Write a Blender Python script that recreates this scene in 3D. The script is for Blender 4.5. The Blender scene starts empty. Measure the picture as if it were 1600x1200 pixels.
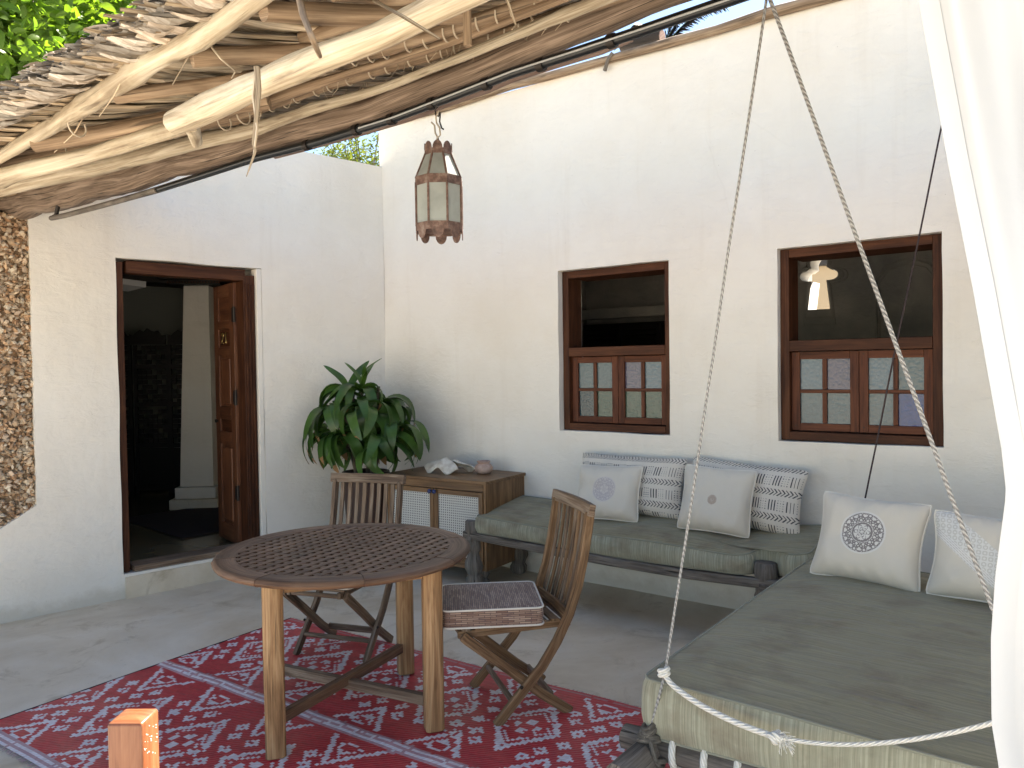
import bpy, bmesh, math, random
from mathutils import Vector, Matrix, noise
R = math.radians
rnd = random.Random(7)
scn = bpy.context.scene
col = scn.collection

# ------------------------------------------------------------------ camera, sky, sun, exposure
EYE = Vector((0, 0, 1.56))
CAMROT = Matrix.Rotation(R(90 - 1.29), 3, 'X') @ Matrix.Rotation(R(-0.85), 3, 'Z')
cd = bpy.data.cameras.new('camera'); cam = bpy.data.objects.new('camera', cd); col.objects.link(cam)
cam.matrix_world = Matrix.Translation(EYE) @ CAMROT.to_4x4()
cd.sensor_width = 36; cd.lens = 27; cd.clip_start = 0.05; cd.clip_end = 800
scn.camera = cam
SUN_AZ, SUN_EL = R(38), R(44)          # azimuth from +Y towards +X
world = bpy.data.worlds.new('World'); scn.world = world; world.use_nodes = True
wn = world.node_tree; wn.nodes.clear()
sky = wn.nodes.new('ShaderNodeTexSky'); sky.sky_type = 'NISHITA'; sky.sun_disc = False
sky.sun_elevation = SUN_EL; sky.sun_rotation = SUN_AZ; sky.air_density = 1.0; sky.dust_density = 0.2; sky.ozone_density = 1.0
bg = wn.nodes.new('ShaderNodeBackground'); bg.inputs[1].default_value = 0.055
wo = wn.nodes.new('ShaderNodeOutputWorld'); wn.links.new(sky.outputs[0], bg.inputs[0]); wn.links.new(bg.outputs[0], wo.inputs[0])
sd = bpy.data.lights.new('sun', 'SUN'); sd.energy = 5.0; sd.angle = R(0.53); sd.color = (1.0, 0.91, 0.78)
sun = bpy.data.objects.new('sun', sd); col.objects.link(sun)
sdir = Vector((math.sin(SUN_AZ) * math.cos(SUN_EL), math.cos(SUN_AZ) * math.cos(SUN_EL), math.sin(SUN_EL)))
sun.rotation_euler = sdir.to_track_quat('Z', 'Y').to_euler(); sun.location = (3, 8, 9)
scn.view_settings.view_transform = 'Standard'; scn.view_settings.look = 'None'
scn.view_settings.gamma = 1; scn.view_settings.use_curve_mapping = False
scn.view_settings.exposure = 2.42

# ------------------------------------------------------------------ frames of the place
TH = R(37.44)
UX = Vector((math.cos(TH), -math.sin(TH), 0)); SX = Vector((math.sin(TH), math.cos(TH), 0))   # along / into the window wall
MR = Matrix.Rotation(-TH, 4, 'Z')
SW = 4.70                                # distance of the window wall
TL = math.atan2(.6863, .7273)
ML = Matrix.Translation((-1.112, 6.772, 0)) @ Matrix.Rotation(TL, 4, 'Z')   # door wall: x along it, y into it
def W(u, s, z=0): return UX * u + SX * s + Vector((0, 0, z))
def ray(px, py): return CAMROT @ Vector(((px - 800) / 1200, -(py - 600) / 1200, -1))
def RP(px, py, off=0.0):                 # a point of the sloping roof plane
    r = ray(px, py); n = Vector((-.25 * SX.x, -.25 * SX.y, 1))
    t = (2.12 + off - n.dot(EYE)) / n.dot(r); return EYE + r * t
def SP(px, py, s):                       # a point of the upright plane at distance s
    r = ray(px, py); t = (s - SX.dot(EYE)) / SX.dot(r); return EYE + r * t
def project(p):
    q = CAMROT.transposed() @ (p - EYE)
    if q.z > -.05: return None
    return 800 - 1200 * q.x / q.z, 600 + 1200 * q.y / q.z

# ------------------------------------------------------------------ mesh builder
MWD = {}
class MB:
    def __init__(s): s.v = []; s.f = []; s.uv = []; s.c = []; s.off = None
    def add(s, vs, fs, uvs=None, color=None):
        b = len(s.v); s.v += [Vector(p) for p in vs]
        for k, f in enumerate(fs):
            s.f.append([b + i for i in f]); s.uv.append(uvs[k] if uvs else [(0, 0)] * len(f)); s.c.append(color)
        return s
    def box(s, c, size, m=None, color=None, jit=0):
        c = Vector(c); hx, hy, hz = [x / 2 for x in size]
        P = [Vector((x * hx, y * hy, z * hz)) for x in (-1, 1) for y in (-1, 1) for z in (-1, 1)]
        if jit: P = [p + Vector([rnd.uniform(-jit, jit) for _ in range(3)]) for p in P]
        ax = max(range(3), key=lambda i: size[i]); o = [i for i in range(3) if i != ax]
        ro = rnd.uniform(0, 9); F = [(0, 1, 3, 2), (4, 6, 7, 5), (0, 4, 5, 1), (2, 3, 7, 6), (0, 2, 6, 4), (1, 5, 7, 3)]
        uv = [[(P[i][ax] + ro, P[i][o[0]] + P[i][o[1]] * 1.0 + ro) for i in f] for f in F]
        if m is not None: P = [m @ p for p in P]
        return s.add([p + c for p in P], F, uv, color)
    def sweep(s, pts, w, h, side, taper=None, cap=True):      # rectangular bar along a line; w across 'side', h the other way
        pts = [Vector(p) for p in pts]; side = Vector(side).normalized(); n = len(pts); V = []; L = [0]
        for i in range(1, n): L.append(L[-1] + (pts[i] - pts[i - 1]).length)
        for i, p in enumerate(pts):
            t = (pts[min(i + 1, n - 1)] - pts[max(i - 1, 0)]).normalized(); u = t.cross(side).normalized(); sd_ = u.cross(t).normalized()
            k = taper[i] if taper else 1
            for a, b in ((-1, -1), (1, -1), (1, 1), (-1, 1)): V.append(p + sd_ * a * w / 2 * k + u * b * h / 2 * k)
        F = []; UV = []; ro = rnd.uniform(0, 9); q = [0, w, w + h, 2 * w + h, 2 * w + 2 * h]
        for i in range(n - 1):
            for j in range(4):
                F.append((i * 4 + j, i * 4 + (j + 1) % 4, i * 4 + 4 + (j + 1) % 4, i * 4 + 4 + j))
                UV.append([(L[i] + ro, q[j] + ro), (L[i] + ro, q[j + 1] + ro), (L[i + 1] + ro, q[j + 1] + ro), (L[i + 1] + ro, q[j] + ro)])
        if cap:
            F += [(3, 2, 1, 0), tuple(range(4 * n - 4, 4 * n))]; UV += [[(ro, 0), (ro, w), (ro + h, w), (ro + h, 0)]] * 2
        return s.add(V, F, UV)
    def bar(s, a, b, w, h, side=(0, 0, 1)):
        a = Vector(a); b = Vector(b)
        if abs((b - a).normalized().dot(Vector(side).normalized())) > .98: side = (1, 0, 0)
        return s.sweep([a, b], w, h, side)
    def tube(s, pts, r, seg=8, cap=True, closed=False, wob=0, color=None, knobs=()):
        pts = [Vector(p) for p in pts]; n = len(pts); r = r if isinstance(r, (list, tuple)) else [r] * n
        L = [0]
        for i in range(1, n): L.append(L[-1] + (pts[i] - pts[i - 1]).length)
        V = []; nrm = None; ro = rnd.uniform(0, 9)
        for i, p in enumerate(pts):
            if closed: t = (pts[(i + 1) % n] - pts[i - 1]).normalized()
            else: t = (pts[min(i + 1, n - 1)] - pts[max(i - 1, 0)]).normalized()
            if nrm is None: nrm = t.orthogonal().normalized()
            nrm = (nrm - t * nrm.dot(t)).normalized(); bi = t.cross(nrm)
            for j in range(seg):
                a = 2 * math.pi * j / seg; k = 1
                if wob: k += wob * noise.noise(Vector((math.cos(a) * 1.3 + ro * 7, math.sin(a) * 1.3, L[i] * 5 + ro)))
                for kl, ka, kh in knobs: k += kh * math.exp(-((L[i] - kl) / .045) ** 2 - (min(abs(a - ka), 6.283 - abs(a - ka)) / .5) ** 2)
                V.append(p + (nrm * math.cos(a) + bi * math.sin(a)) * r[i] * k)
        F = []; UV = []
        for i in range(n if closed else n - 1):
            i2 = (i + 1) % n; l2 = L[i2] if i2 else L[i] + .1
            for j in range(seg):
                F.append((i * seg + j, i * seg + (j + 1) % seg, i2 * seg + (j + 1) % seg, i2 * seg + j)); c = 2 * math.pi * r[0] / seg
                UV.append([(L[i] + ro, c * j + ro), (L[i] + ro, c * (j + 1) + ro), (l2 + ro, c * (j + 1) + ro), (l2 + ro, c * j + ro)])
        if cap and not closed:
            k0 = len(V); V += V[:seg] + V[(n - 1) * seg:n * seg]
            F += [tuple(range(k0 + seg - 1, k0 - 1, -1)), tuple(range(k0 + seg, k0 + 2 * seg))]
            UV += [[(ro + r[0] * math.cos(6.28 * j / seg) * .3, ro + r[0] * math.sin(6.28 * j / seg) * 3) for j in range(seg)]] * 2
        return s.add(V, F, UV, color)
    def lathe(s, prof, c=(0, 0, 0), seg=20, m=None, rot=0, cap=True, wob=0):
        V = []; F = []; UV = []; c = Vector(c); n = len(prof); ro = rnd.uniform(0, 9)
        for r, z in prof:
            for j in range(seg):
                a = 2 * math.pi * j / seg + rot; k = 1 + (wob * noise.noise(Vector((math.cos(a) * 2 + ro, math.sin(a) * 2, z * 6))) if wob else 0)
                V.append(Vector((r * k * math.cos(a), r * k * math.sin(a), z)))
        if m is not None: V = [m @ v for v in V]
        V = [v + c for v in V]
        for i in range(n - 1):
            for j in range(seg):
                F.append((i * seg + j, i * seg + (j + 1) % seg, (i + 1) * seg + (j + 1) % seg, (i + 1) * seg + j))
                UV.append([(prof[i][1] + ro, j * .02), (prof[i][1] + ro, j * .02 + .02), (prof[i + 1][1] + ro, j * .02 + .02), (prof[i + 1][1] + ro, j * .02)])
        if cap:
            k0 = len(V); V += V[:seg] + V[(n - 1) * seg:n * seg]
            F += [tuple(range(k0 + seg - 1, k0 - 1, -1)), tuple(range(k0 + seg, k0 + 2 * seg))]; UV += [[(0, .01 * j) for j in range(seg)]] * 2
        return s.add(V, F, UV)
    def prism(s, poly, z0, z1, m=None):          # poly in xy, counter-clockwise
        n = len(poly); V = [Vector((x, y, z0)) for x, y in poly] + [Vector((x, y, z1)) for x, y in poly]
        if m is not None: V = [m @ v for v in V]
        ro = rnd.uniform(0, 9); L = [0]
        for i in range(n): L.append(L[-1] + math.dist(poly[i], poly[(i + 1) % n]))
        F = [tuple(range(n - 1, -1, -1)), tuple(range(n, 2 * n))]; UV = [[(x + ro, y) for x, y in poly[::-1]], [(x + ro, y) for x, y in poly]]
        tall = abs(z1 - z0) > L[-1] * .4
        for i in range(n):
            j = (i + 1) % n; F.append((i, j, n + j, n + i)); q = [(L[i], z0), (L[i + 1], z0), (L[i + 1], z1), (L[i], z1)]
            UV.append([(b + ro, a) if tall else (a + ro, b) for a, b in q])
        return s.add(V, F, UV)
    def build(s, name, m, parent=None, smooth=False, bevel=0, world=False, seg=2):
        me = bpy.data.meshes.new(name); vs = s.v
        if world and parent is not None:
            inv = MWD[parent.name].inverted(); vs = [inv @ v for v in vs]
        me.from_pydata([tuple(v) for v in vs], [], s.f)
        uvl = me.uv_layers.new(name='UVMap'); flat = [x for f in s.uv for p in f for x in p]; uvl.data.foreach_set('uv', flat)
        if any(c is not None for c in s.c):
            ca = me.color_attributes.new('print', 'BYTE_COLOR', 'CORNER')
            ca.data.foreach_set('color', [x for f, c in zip(s.f, s.c) for _ in f for x in (*(c or (1, 1, 1)), 1)])
        me.materials.append(m)
        if smooth: me.polygons.foreach_set('use_smooth', [True] * len(me.polygons))
        me.update()
        o = bpy.data.objects.new(name, me); col.objects.link(o); link(o, parent)
        if bevel:
            b = o.modifiers.new('b', 'BEVEL'); b.width = bevel; b.segments = seg; b.limit_method = 'ANGLE'; b.angle_limit = R(50)
            me.polygons.foreach_set('use_smooth', [True] * len(me.polygons)); b.harden_normals = True
        return o
def link(o, parent, m=None):
    if parent is not None: o.parent = parent
    loc = m if m is not None else Matrix.Identity(4)
    o.matrix_local = loc
    MWD[o.name] = (MWD[parent.name] @ loc) if parent is not None else loc
    return o
def tag(o, label=None, cat=None, group=None, kind=None):
    if label: o['label'] = label
    if cat: o['category'] = cat
    if group: o['group'] = group
    if kind: o['kind'] = kind
    return o
def thing(name, label, cat, m=None, group=None):
    o = bpy.data.objects.new(name, None); col.objects.link(o); o.empty_display_size = .1
    o.matrix_world = m if m is not None else Matrix.Identity(4); MWD[o.name] = o.matrix_world.copy()
    return tag(o, label, cat, group)
def inst(src, name, parent, m):
    o = bpy.data.objects.new(name, src); col.objects.link(o); return link(o, parent, m)
def copy_tree(o, parent=None, m=None):
    c = o.copy(); col.objects.link(c)
    if parent is not None: c.parent = parent
    MWD[c.name] = m if m is not None else (MWD[parent.name] @ c.matrix_local)
    if m is not None: c.matrix_world = m
    for ch in list(o.children): copy_tree(ch, c)
    return c
def T(x, y, z): return Matrix.Translation((x, y, z))
def RZ(a): return Matrix.Rotation(a, 4, 'Z')
def RX(a): return Matrix.Rotation(a, 4, 'X')
def RY(a): return Matrix.Rotation(a, 4, 'Y')

# ------------------------------------------------------------------ materials
class N:
    def __init__(s, name):
        s.m = bpy.data.materials.new(name); s.m.use_nodes = True; s.t = s.m.node_tree; s.b = s.t.nodes['Principled BSDF']; s.out = s.t.nodes['Material Output']
    def n(s, typ, **kw):
        x = s.t.nodes.new('ShaderNode' + typ)
        for k, v in kw.items():
            if k.startswith('i_'): s.put(x.inputs[k[2:].replace('_', ' ')], v)
            elif k.startswith('n_'): s.put(x.inputs[int(k[2:])], v)
            else: setattr(x, k, v)
        return x
    def put(s, sock, v):
        if isinstance(v, bpy.types.NodeSocket): s.t.links.new(v, sock)
        elif isinstance(v, bpy.types.Node): s.t.links.new(v.outputs[0], sock)
        else:
            if isinstance(v, tuple) and len(v) == 3 and sock.type == 'RGBA': v = (*v, 1)
            sock.default_value = v
    def obj(s): return s.n('TexCoord').outputs['Object']
    def uvm(s): return s.n('UVMap', uv_map='UVMap').outputs[0]
    def mp(s, vec, scale=(1, 1, 1), loc=(0, 0, 0)):
        return s.n('Mapping', i_Vector=vec, i_Scale=scale, i_Location=loc).outputs[0]
    def noise(s, vec, scale=5, detail=4, rough=.55, dist=0): return s.n('TexNoise', i_Vector=vec, i_Scale=scale, i_Detail=detail, i_Roughness=rough, i_Distortion=dist).outputs[0]
    def ramp(s, fac, stops):
        x = s.n('ValToRGB'); s.put(x.inputs[0], fac); e = x.color_ramp.elements
        while len(e) > len(stops): e.remove(e[-1])
        while len(e) < len(stops): e.new(.5)
        for k, (p, c) in enumerate(stops):
            e[k].position = p; e[k].color = (*(c if isinstance(c, tuple) else (c, c, c)), 1)
        return x.outputs[0]
    def mix(s, f, a, b, mode='MIX'):
        x = s.n('MixRGB', blend_type=mode); s.put(x.inputs[0], f); s.put(x.inputs[1], a); s.put(x.inputs[2], b); return x.outputs[0]
    def math(s, op, a, b=0.0):
        x = s.n('Math', operation=op); s.put(x.inputs[0], a); s.put(x.inputs[1], b); return x.outputs[0]
    def bump(s, h, strength=.3, dist=.01, prev=None):
        x = s.n('Bump', i_Height=h, i_Strength=strength, i_Distance=dist)
        if prev is not None: s.put(x.inputs['Normal'], prev)
        return x.outputs[0]
    def done(s, color=None, rough=.6, normal=None, **kw):
        if color is not None: s.put(s.b.inputs['Base Color'], color)
        s.put(s.b.inputs['Roughness'], rough)
        if normal is not None: s.put(s.b.inputs['Normal'], normal)
        for k, v in kw.items(): s.put(s.b.inputs[k.replace('_', ' ')], v)
        return s.m
def plain(name, c, rough=.6, **kw): return N(name).done(c, rough, **kw)
def wood(name, dark, mid, light, rough=.6, across=60, along=2.5, bump=.35, spec=.3, crack=0.0, knots=.35):
    x = N(name); uv = x.uvm(); oi = x.n('ObjectInfo').outputs['Random']
    sh = x.n('CombineXYZ', i_X=x.math('MULTIPLY', oi, 13.0), i_Y=x.math('MULTIPLY', oi, 7.0)).outputs[0]
    v = x.n('VectorMath', operation='ADD'); x.put(v.inputs[0], uv); x.put(v.inputs[1], sh); v = v.outputs[0]
    g = x.noise(x.mp(v, (along, across * 1.9, 1)), 1, 6, .68, .45)
    g2 = x.noise(x.mp(v, (along * 1.1, across * .35, 1)), 1, 5, .6, 1.4)
    c = x.ramp(g, [(.38, dark), (.52, mid), (.66, light)])
    c = x.mix(.55, c, x.ramp(g2, [(.36, dark), (.5, mid), (.64, light)]))
    c = x.mix(x.math('MULTIPLY', x.noise(x.obj(), 3, 3), .35), c, dark)
    tone = x.n('HueSaturation', i_Value=x.math('ADD', x.math('MULTIPLY', oi, .3), .86), i_Color=c).outputs[0]
    kv = x.n('TexVoronoi', i_Vector=x.mp(v, (4.0, 14.0, 1)), i_Scale=1.0, i_Randomness=1.0).outputs['Distance']
    tone = x.mix(x.ramp(kv, [(.06, knots), (.17, 0.0)]), tone, tuple(q * .55 for q in dark))
    ck = None
    if crack:
        k = x.noise(x.mp(v, (along * 1.4, across * 1.6, 1)), 1, 3, .5, .5); ck = x.ramp(k, [(.33, 0.0), (.39, 1.0)])
        tone = x.mix(crack, tone, x.mix(1, tone, ck, 'MULTIPLY'))
    n = x.bump(g, bump, .0025)
    if ck is not None: n = x.bump(ck, .5, .002, n)
    return x.done(tone, rough, n, Specular_IOR_Level=spec)
def plaster(name, c=(.80, .775, .72), dirt=.06):
    x = N(name); o = x.obj()
    b = x.noise(o, 1.3, 5, .6); f = x.noise(o, 7, 6, .65, .4)
    cc = x.mix(x.ramp(b, [(.38, 0.0), (.66, .55)]), c, (.72, .66, .57))
    cc = x.mix(x.ramp(x.noise(o, 3.1, 7, .7, .6), [(.60, 0.0), (.78, .22)]), cc, (.62, .60, .56))
    sp = x.n('TexVoronoi', i_Vector=o, i_Scale=9.0); cc = x.mix(x.ramp(sp.outputs['Distance'], [(.012, .5), (.028, 0.0)]), cc, (.3, .25, .2))
    sep = x.n('SeparateXYZ', i_Vector=o).outputs[2]
    low = x.math('SUBTRACT', x.math('MULTIPLY', x.noise(o, 6, 6, .7), .26), sep); cc = x.mix(x.ramp(low, [(.02, 0.0), (.10, .45)]), cc, (.50, .43, .33))
    vc = x.n('TexVoronoi', i_Vector=x.mix(.06, o, x.n('TexNoise', i_Vector=o, i_Scale=5.0, i_Detail=5.0).outputs['Color']), i_Scale=1.1, feature='DISTANCE_TO_EDGE').outputs['Distance']
    ckm = x.math('MULTIPLY', x.ramp(vc, [(.002, 1.0), (.007, 0.0)]), x.ramp(x.noise(o, .9, 3), [(.60, 0.0), (.66, 1.0)])); cc = x.mix(x.math('MULTIPLY', ckm, .06), cc, (.42, .37, .30))
    drip = x.math('MULTIPLY', x.ramp(x.noise(x.mp(o, (9, 9, .7)), 1, 4, .6), [(.56, 0.0), (.75, 1.0)]), x.ramp(sep, [(.0, 0.0), (1.0, 1.0)])); cc = x.mix(x.math('MULTIPLY', drip, .16), cc, (.58, .50, .40))
    n = x.bump(b, .7, .05); n = x.bump(f, .4, .013, n)
    st = x.noise(x.mp(o, (5, 5, 17)), 1, 6, .7, 1.2); n = x.bump(x.ramp(st, [(.5, 0.0), (.72, 1.0)]), .32, .007, n)
    n = x.bump(x.noise(o, 90, 3, .6), .12, .003, n)
    return x.done(cc, .85, n, Specular_IOR_Level=.2)
def printed(name, rough=.8, weave=900, tint=.06, bumpy=.25, base=None):
    x = N(name); o = x.obj(); a = x.n('Attribute', attribute_name='print').outputs['Color']
    w = x.noise(x.mp(x.uvm(), (1, 1, 1)), weave * .12, 3, .6)
    c = x.mix(x.math('MULTIPLY', x.noise(o, 9, 4), tint * 2), a, (.42, .38, .33))
    n = x.bump(x.noise(o, 11, 3, .5, .6), bumpy, .02); n = x.bump(w, .25, .002, n)
    return x.done(c, rough, n, Specular_IOR_Level=.2, Sheen_Weight=.2)
def stripes(name, c1, c2, freq, rough=.85, axis=1):
    x = N(name); uv = x.uvm(); o = x.obj()
    sc = (freq, 2.0, 1) if axis == 0 else (2.0, freq, 1)
    a = x.noise(x.mp(uv, sc), 1, 4, .75); f = x.noise(o, 260, 2, .5)
    c = x.ramp(a, [(.38, c1), (.62, c2)])
    big = x.noise(o, 2.5, 4, .6, .3); c = x.mix(x.math('MULTIPLY', big, .45), c, tuple(q * .72 for q in c1))
    c = x.mix(x.ramp(x.noise(o, 5, 5, .6), [(.50, 0.0), (.68, .5)]), c, (.14, .095, .06))
    n = x.bump(x.noise(x.mp(o, (3, 9, 3)), 1, 4, .5, 1.2), .8, .03); n = x.bump(a, .2, .002, n); n = x.bump(f, .15, .001, n)
    return x.done(c, rough, n, Specular_IOR_Level=.15, Sheen_Weight=.15)

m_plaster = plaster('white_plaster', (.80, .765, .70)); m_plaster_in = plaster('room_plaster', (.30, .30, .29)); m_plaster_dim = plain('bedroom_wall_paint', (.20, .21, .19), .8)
def floor_mat():
    x = N('terrace_cement'); o = x.obj(); a = x.noise(o, .9, 7, .62, .5); b = x.noise(o, 4.5, 8, .68, 1.0)
    c = x.ramp(a, [(.36, (.55, .45, .32)), (.5, (.68, .59, .46)), (.64, (.77, .70, .59))])
    c = x.mix(x.ramp(b, [(.5, 0.0), (.72, .55)]), c, (.68, .63, .54))
    c = x.mix(x.ramp(x.noise(o, 2.3, 8, .7, 1.5), [(.55, 0.0), (.66, .5)]), c, (.36, .27, .165))
    c = x.mix(x.ramp(x.noise(o, 60, 3, .6), [(.66, 0.0), (.74, .35)]), c, (.22, .18, .13))
    n = x.bump(b, .25, .006); n = x.bump(x.noise(o, 40, 5, .6), .12, .002, n)
    return x.done(c, x.ramp(b, [(.3, .42), (.7, .68)]), n, Specular_IOR_Level=.4)
m_floor = floor_mat()
x = N('sandy_ground'); m_ground = x.done(x.ramp(x.noise(x.obj(), .6, 8, .6), [(.3, (.62, .55, .45)), (.7, (.74, .68, .57))]), .95, x.bump(x.noise(x.obj(), 12, 6), .5, .03))
m_teak = wood('weathered_teak', (.075, .038, .018), (.215, .125, .062), (.40, .265, .150), .55, 75, 2.2, .35, crack=.5)
m_teakgrey = wood('greyed_teak', (.075, .045, .028), (.205, .140, .092), (.37, .295, .22), .65, 70, 2.0, .45, crack=.6)
m_top = wood('table_top_teak', (.07, .036, .021), (.185, .105, .062), (.32, .205, .13), .5, 70, 2.2, .3)
m_leg = wood('table_leg_teak', (.15, .075, .032), (.38, .215, .10), (.58, .38, .20), .5, 60, 1.8, .35, crack=.5)
m_mahog = wood('dark_frame_wood', (.028, .009, .004), (.075, .026, .011), (.135, .052, .022), .6, 55, 2.0, .3, spec=.22)
m_shutter = wood('shutter_wood', (.045, .015, .008), (.115, .040, .021), (.17, .060, .026), .6, 55, 2.0, .3, spec=.22)
m_door = wood('door_wood', (.06, .020, .010), (.15, .058, .028), (.24, .105, .05), .4, 50, 1.6, .3, spec=.4)
m_cab = wood('cabinet_wood', (.085, .042, .016), (.215, .115, .05), (.34, .20, .095), .45, 45, 1.6, .25, spec=.4)
m_old = wood('old_grey_wood', (.07, .06, .05), (.185, .16, .135), (.34, .305, .265), .8, 60, 2.2, .9, crack=.8)
m_post = wood('varnished_post', (.19, .055, .022), (.31, .115, .05), (.42, .19, .09), .28, 70, 3.0, .2, spec=.5)
m_pole = wood('peeled_pole', (.24, .18, .12), (.53, .45, .325), (.73, .66, .53), .6, 45, 2.2, .5, crack=.3, knots=.7)
m_pole2 = wood('brown_pole', (.12, .08, .05), (.30, .21, .135), (.50, .38, .26), .7, 50, 2.0, .6, crack=.6, knots=.6)
m_beam = wood('old_beam', (.11, .075, .052), (.27, .195, .14), (.56, .43, .33), .6, 42, 2.0, .8, crack=.8, knots=.5)
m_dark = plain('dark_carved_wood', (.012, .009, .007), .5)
m_black = plain('black_pipe', (.012, .014, .016), .3)
m_pink = wood('pink_lath', (.16, .11, .09), (.28, .20, .17), (.38, .29, .25), .8, 30, 2, .3)
x = N('dry_palm_leaf'); uv = x.uvm(); oi = x.n('ObjectInfo').outputs['Random']; at_ = x.n('Attribute', attribute_name='print').outputs['Color']
st = x.noise(x.mp(uv, (1.5, 130, 1)), 1, 3, .6)
c = x.ramp(st, [(.36, (.22, .155, .095)), (.5, (.52, .405, .27)), (.64, (.76, .655, .50))])
c = x.mix(1, c, at_, 'MULTIPLY'); c = x.mix(x.math('MULTIPLY', x.noise(x.obj(), 5, 3), .35), c, (.13, .09, .06))
c = x.n('HueSaturation', i_Value=x.math('ADD', x.math('MULTIPLY', oi, .75), .45), i_Color=c).outputs[0]
m_leafdry = x.done(c, .6, x.bump(st, .4, .002), Specular_IOR_Level=.35)
m_twine = N('pale_twine').done((.52, .44, .33), .8)
def fabric(name, c, rough=.85, sc=140, bmp=.3):
    x = N(name); o = x.obj(); n = x.bump(x.noise(o, 10, 3, .5, .5), bmp, .02); n = x.bump(x.noise(o, sc, 2), .2, .002, n)
    return x.done(x.mix(x.math('MULTIPLY', x.noise(o, 6, 4), .3), c, tuple(q * .8 for q in c)), rough, n, Sheen_Weight=.2, Specular_IOR_Level=.2)
m_mat_top = stripes('olive_mattress_top', (.235, .21, .13), (.36, .33, .22), 110, axis=1)  # top stripes darker than the side ones: shade on top put into the colour
m_mat_side = stripes('olive_mattress_side', (.27, .265, .19), (.47, .46, .35), 130, axis=0)
m_piping = fabric('mattress_piping', (.26, .26, .20))
m_print = printed('printed_cotton'); m_white = fabric('white_piping', (.74, .70, .62))
x = N('woven_mat'); uv = x.uvm(); a = x.n('Attribute', attribute_name='print').outputs['Color']
d = x.n('TexWave', wave_type='BANDS', bands_direction='DIAGONAL', i_Vector=x.mp(uv, (1, 1, 1)), i_Scale=26.0, i_Distortion=1.0, i_Detail=1.0, i_Detail_Scale=3.0).outputs[0]
c = x.mix(x.ramp(d, [(.78, 0.0), (.95, .40)]), a, (.62, .26, .24))
c = x.mix(x.math('MULTIPLY', x.noise(x.obj(), 2, 5), .10), c, (.25, .12, .11))
m_mat = x.done(c, x.ramp(x.noise(x.obj(), 6, 4), [(.3, .34), (.7, .55)]), x.bump(d, .35, .002), Specular_IOR_Level=.5)
x = N('chair_cushion'); uv = x.uvm()
br = x.n('TexBrick', i_Vector=uv, i_Scale=1.0, i_Mortar_Size=.0012, i_Brick_Width=.05, i_Row_Height=.0085, i_Color1=(.21, .12, .085), i_Color2=(.44, .315, .235), i_Mortar=(.07, .045, .045), i_Bias=-.1)
c = x.mix(x.ramp(x.noise(x.mp(uv, (18, 120, 1)), 1, 2), [(.58, 0.0), (.66, .5)]), br.outputs[0], (.10, .065, .075))
m_cush = x.done(c, .85, x.bump(x.noise(uv, 400, 2), .3, .002), Sheen_Weight=.2)
x = N('rope_fibre'); w = x.n('TexWave', wave_type='BANDS', bands_direction='DIAGONAL', i_Vector=x.mp(x.uvm(), (1, 1.6, 1)), i_Scale=36.0).outputs[0]
m_rope = x.done(x.ramp(w, [(.25, (.225, .22, .215)), (.7, (.47, .465, .455))]), .9, x.bump(w, .8, .004))
x = N('white_rope_fibre'); w = x.n('TexWave', wave_type='BANDS', bands_direction='DIAGONAL', i_Vector=x.mp(x.uvm(), (1, 1.6, 1)), i_Scale=30.0).outputs[0]
m_wrope = x.done(x.ramp(w, [(.2, (.66, .64, .57)), (.6, (.84, .82, .76))]), .9, x.bump(w, .7, .004))
m_drope = plain('dark_rope', (.035, .022, .024), .8)
m_copper = N('rusty_copper'); x = m_copper
m_copper = x.done(x.ramp(x.noise(x.obj(), 45, 5, .6), [(.3, (.06, .038, .032)), (.52, (.15, .09, .072)), (.72, (.26, .20, .17))]), .55, x.bump(x.noise(x.obj(), 120, 3), .3, .002), Metallic=.35)
def pane(name, c, rough=.25, alpha=.75, scale=60, mottled=False):
    x = N(name); o = x.obj(); v = x.n('TexVoronoi', i_Vector=o, i_Scale=float(scale), feature='SMOOTH_F1').outputs[0]
    cc = x.mix(x.math('MULTIPLY', v, .8), c, tuple(q * .55 for q in c))
    if mottled: cc = x.mix(x.ramp(x.noise(o, 14, 4), [(.4, 0.0), (.7, .6)]), c, tuple(q * .6 for q in c))
    m = x.done(cc, rough, x.bump(v, .5 if not mottled else .1, .003), Specular_IOR_Level=.6); x.put(x.b.inputs['Alpha'], alpha); return m
m_lglass = pane('lantern_glass', (.37, .40, .385), .3, .72, 50, True)
P_COL = {'grey': (.085, .130, .145), 'green': (.045, .09, .065), 'dark': (.015, .045, .06), 'violet': (.10, .09, .14), 'blue': (.015, .05, .20), 'pale': (.11, .165, .20)}
m_pane = {k: pane('pane_' + k, v, .22, .93) for k, v in P_COL.items()}
m_brass = plain('brass', (.55, .40, .15), .35, Metallic=.9)
m_iron = plain('dark_iron', (.03, .025, .022), .5, Metallic=.5)
m_cane = plain('white_cane', (.62, .61, .57), .6)
m_shell = N('clam_shell'); x = m_shell
m_shell = x.done(x.mix(x.ramp(x.noise(x.obj(), 18, 5, .6), [(.4, 0.0), (.7, .8)]), (.66, .63, .56), (.34, .28, .20)), .45, x.bump(x.noise(x.obj(), 30, 5), .3, .006))
x = N('pinkish_clay'); m_clay = x.done(x.ramp(x.noise(x.obj(), 14, 5), [(.35, (.34, .22, .17)), (.65, (.52, .39, .33))]), .7, x.bump(x.noise(x.obj(), 50, 4), .2, .003))
m_pot = plain('brown_pot', (.045, .022, .016), .5)
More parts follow.
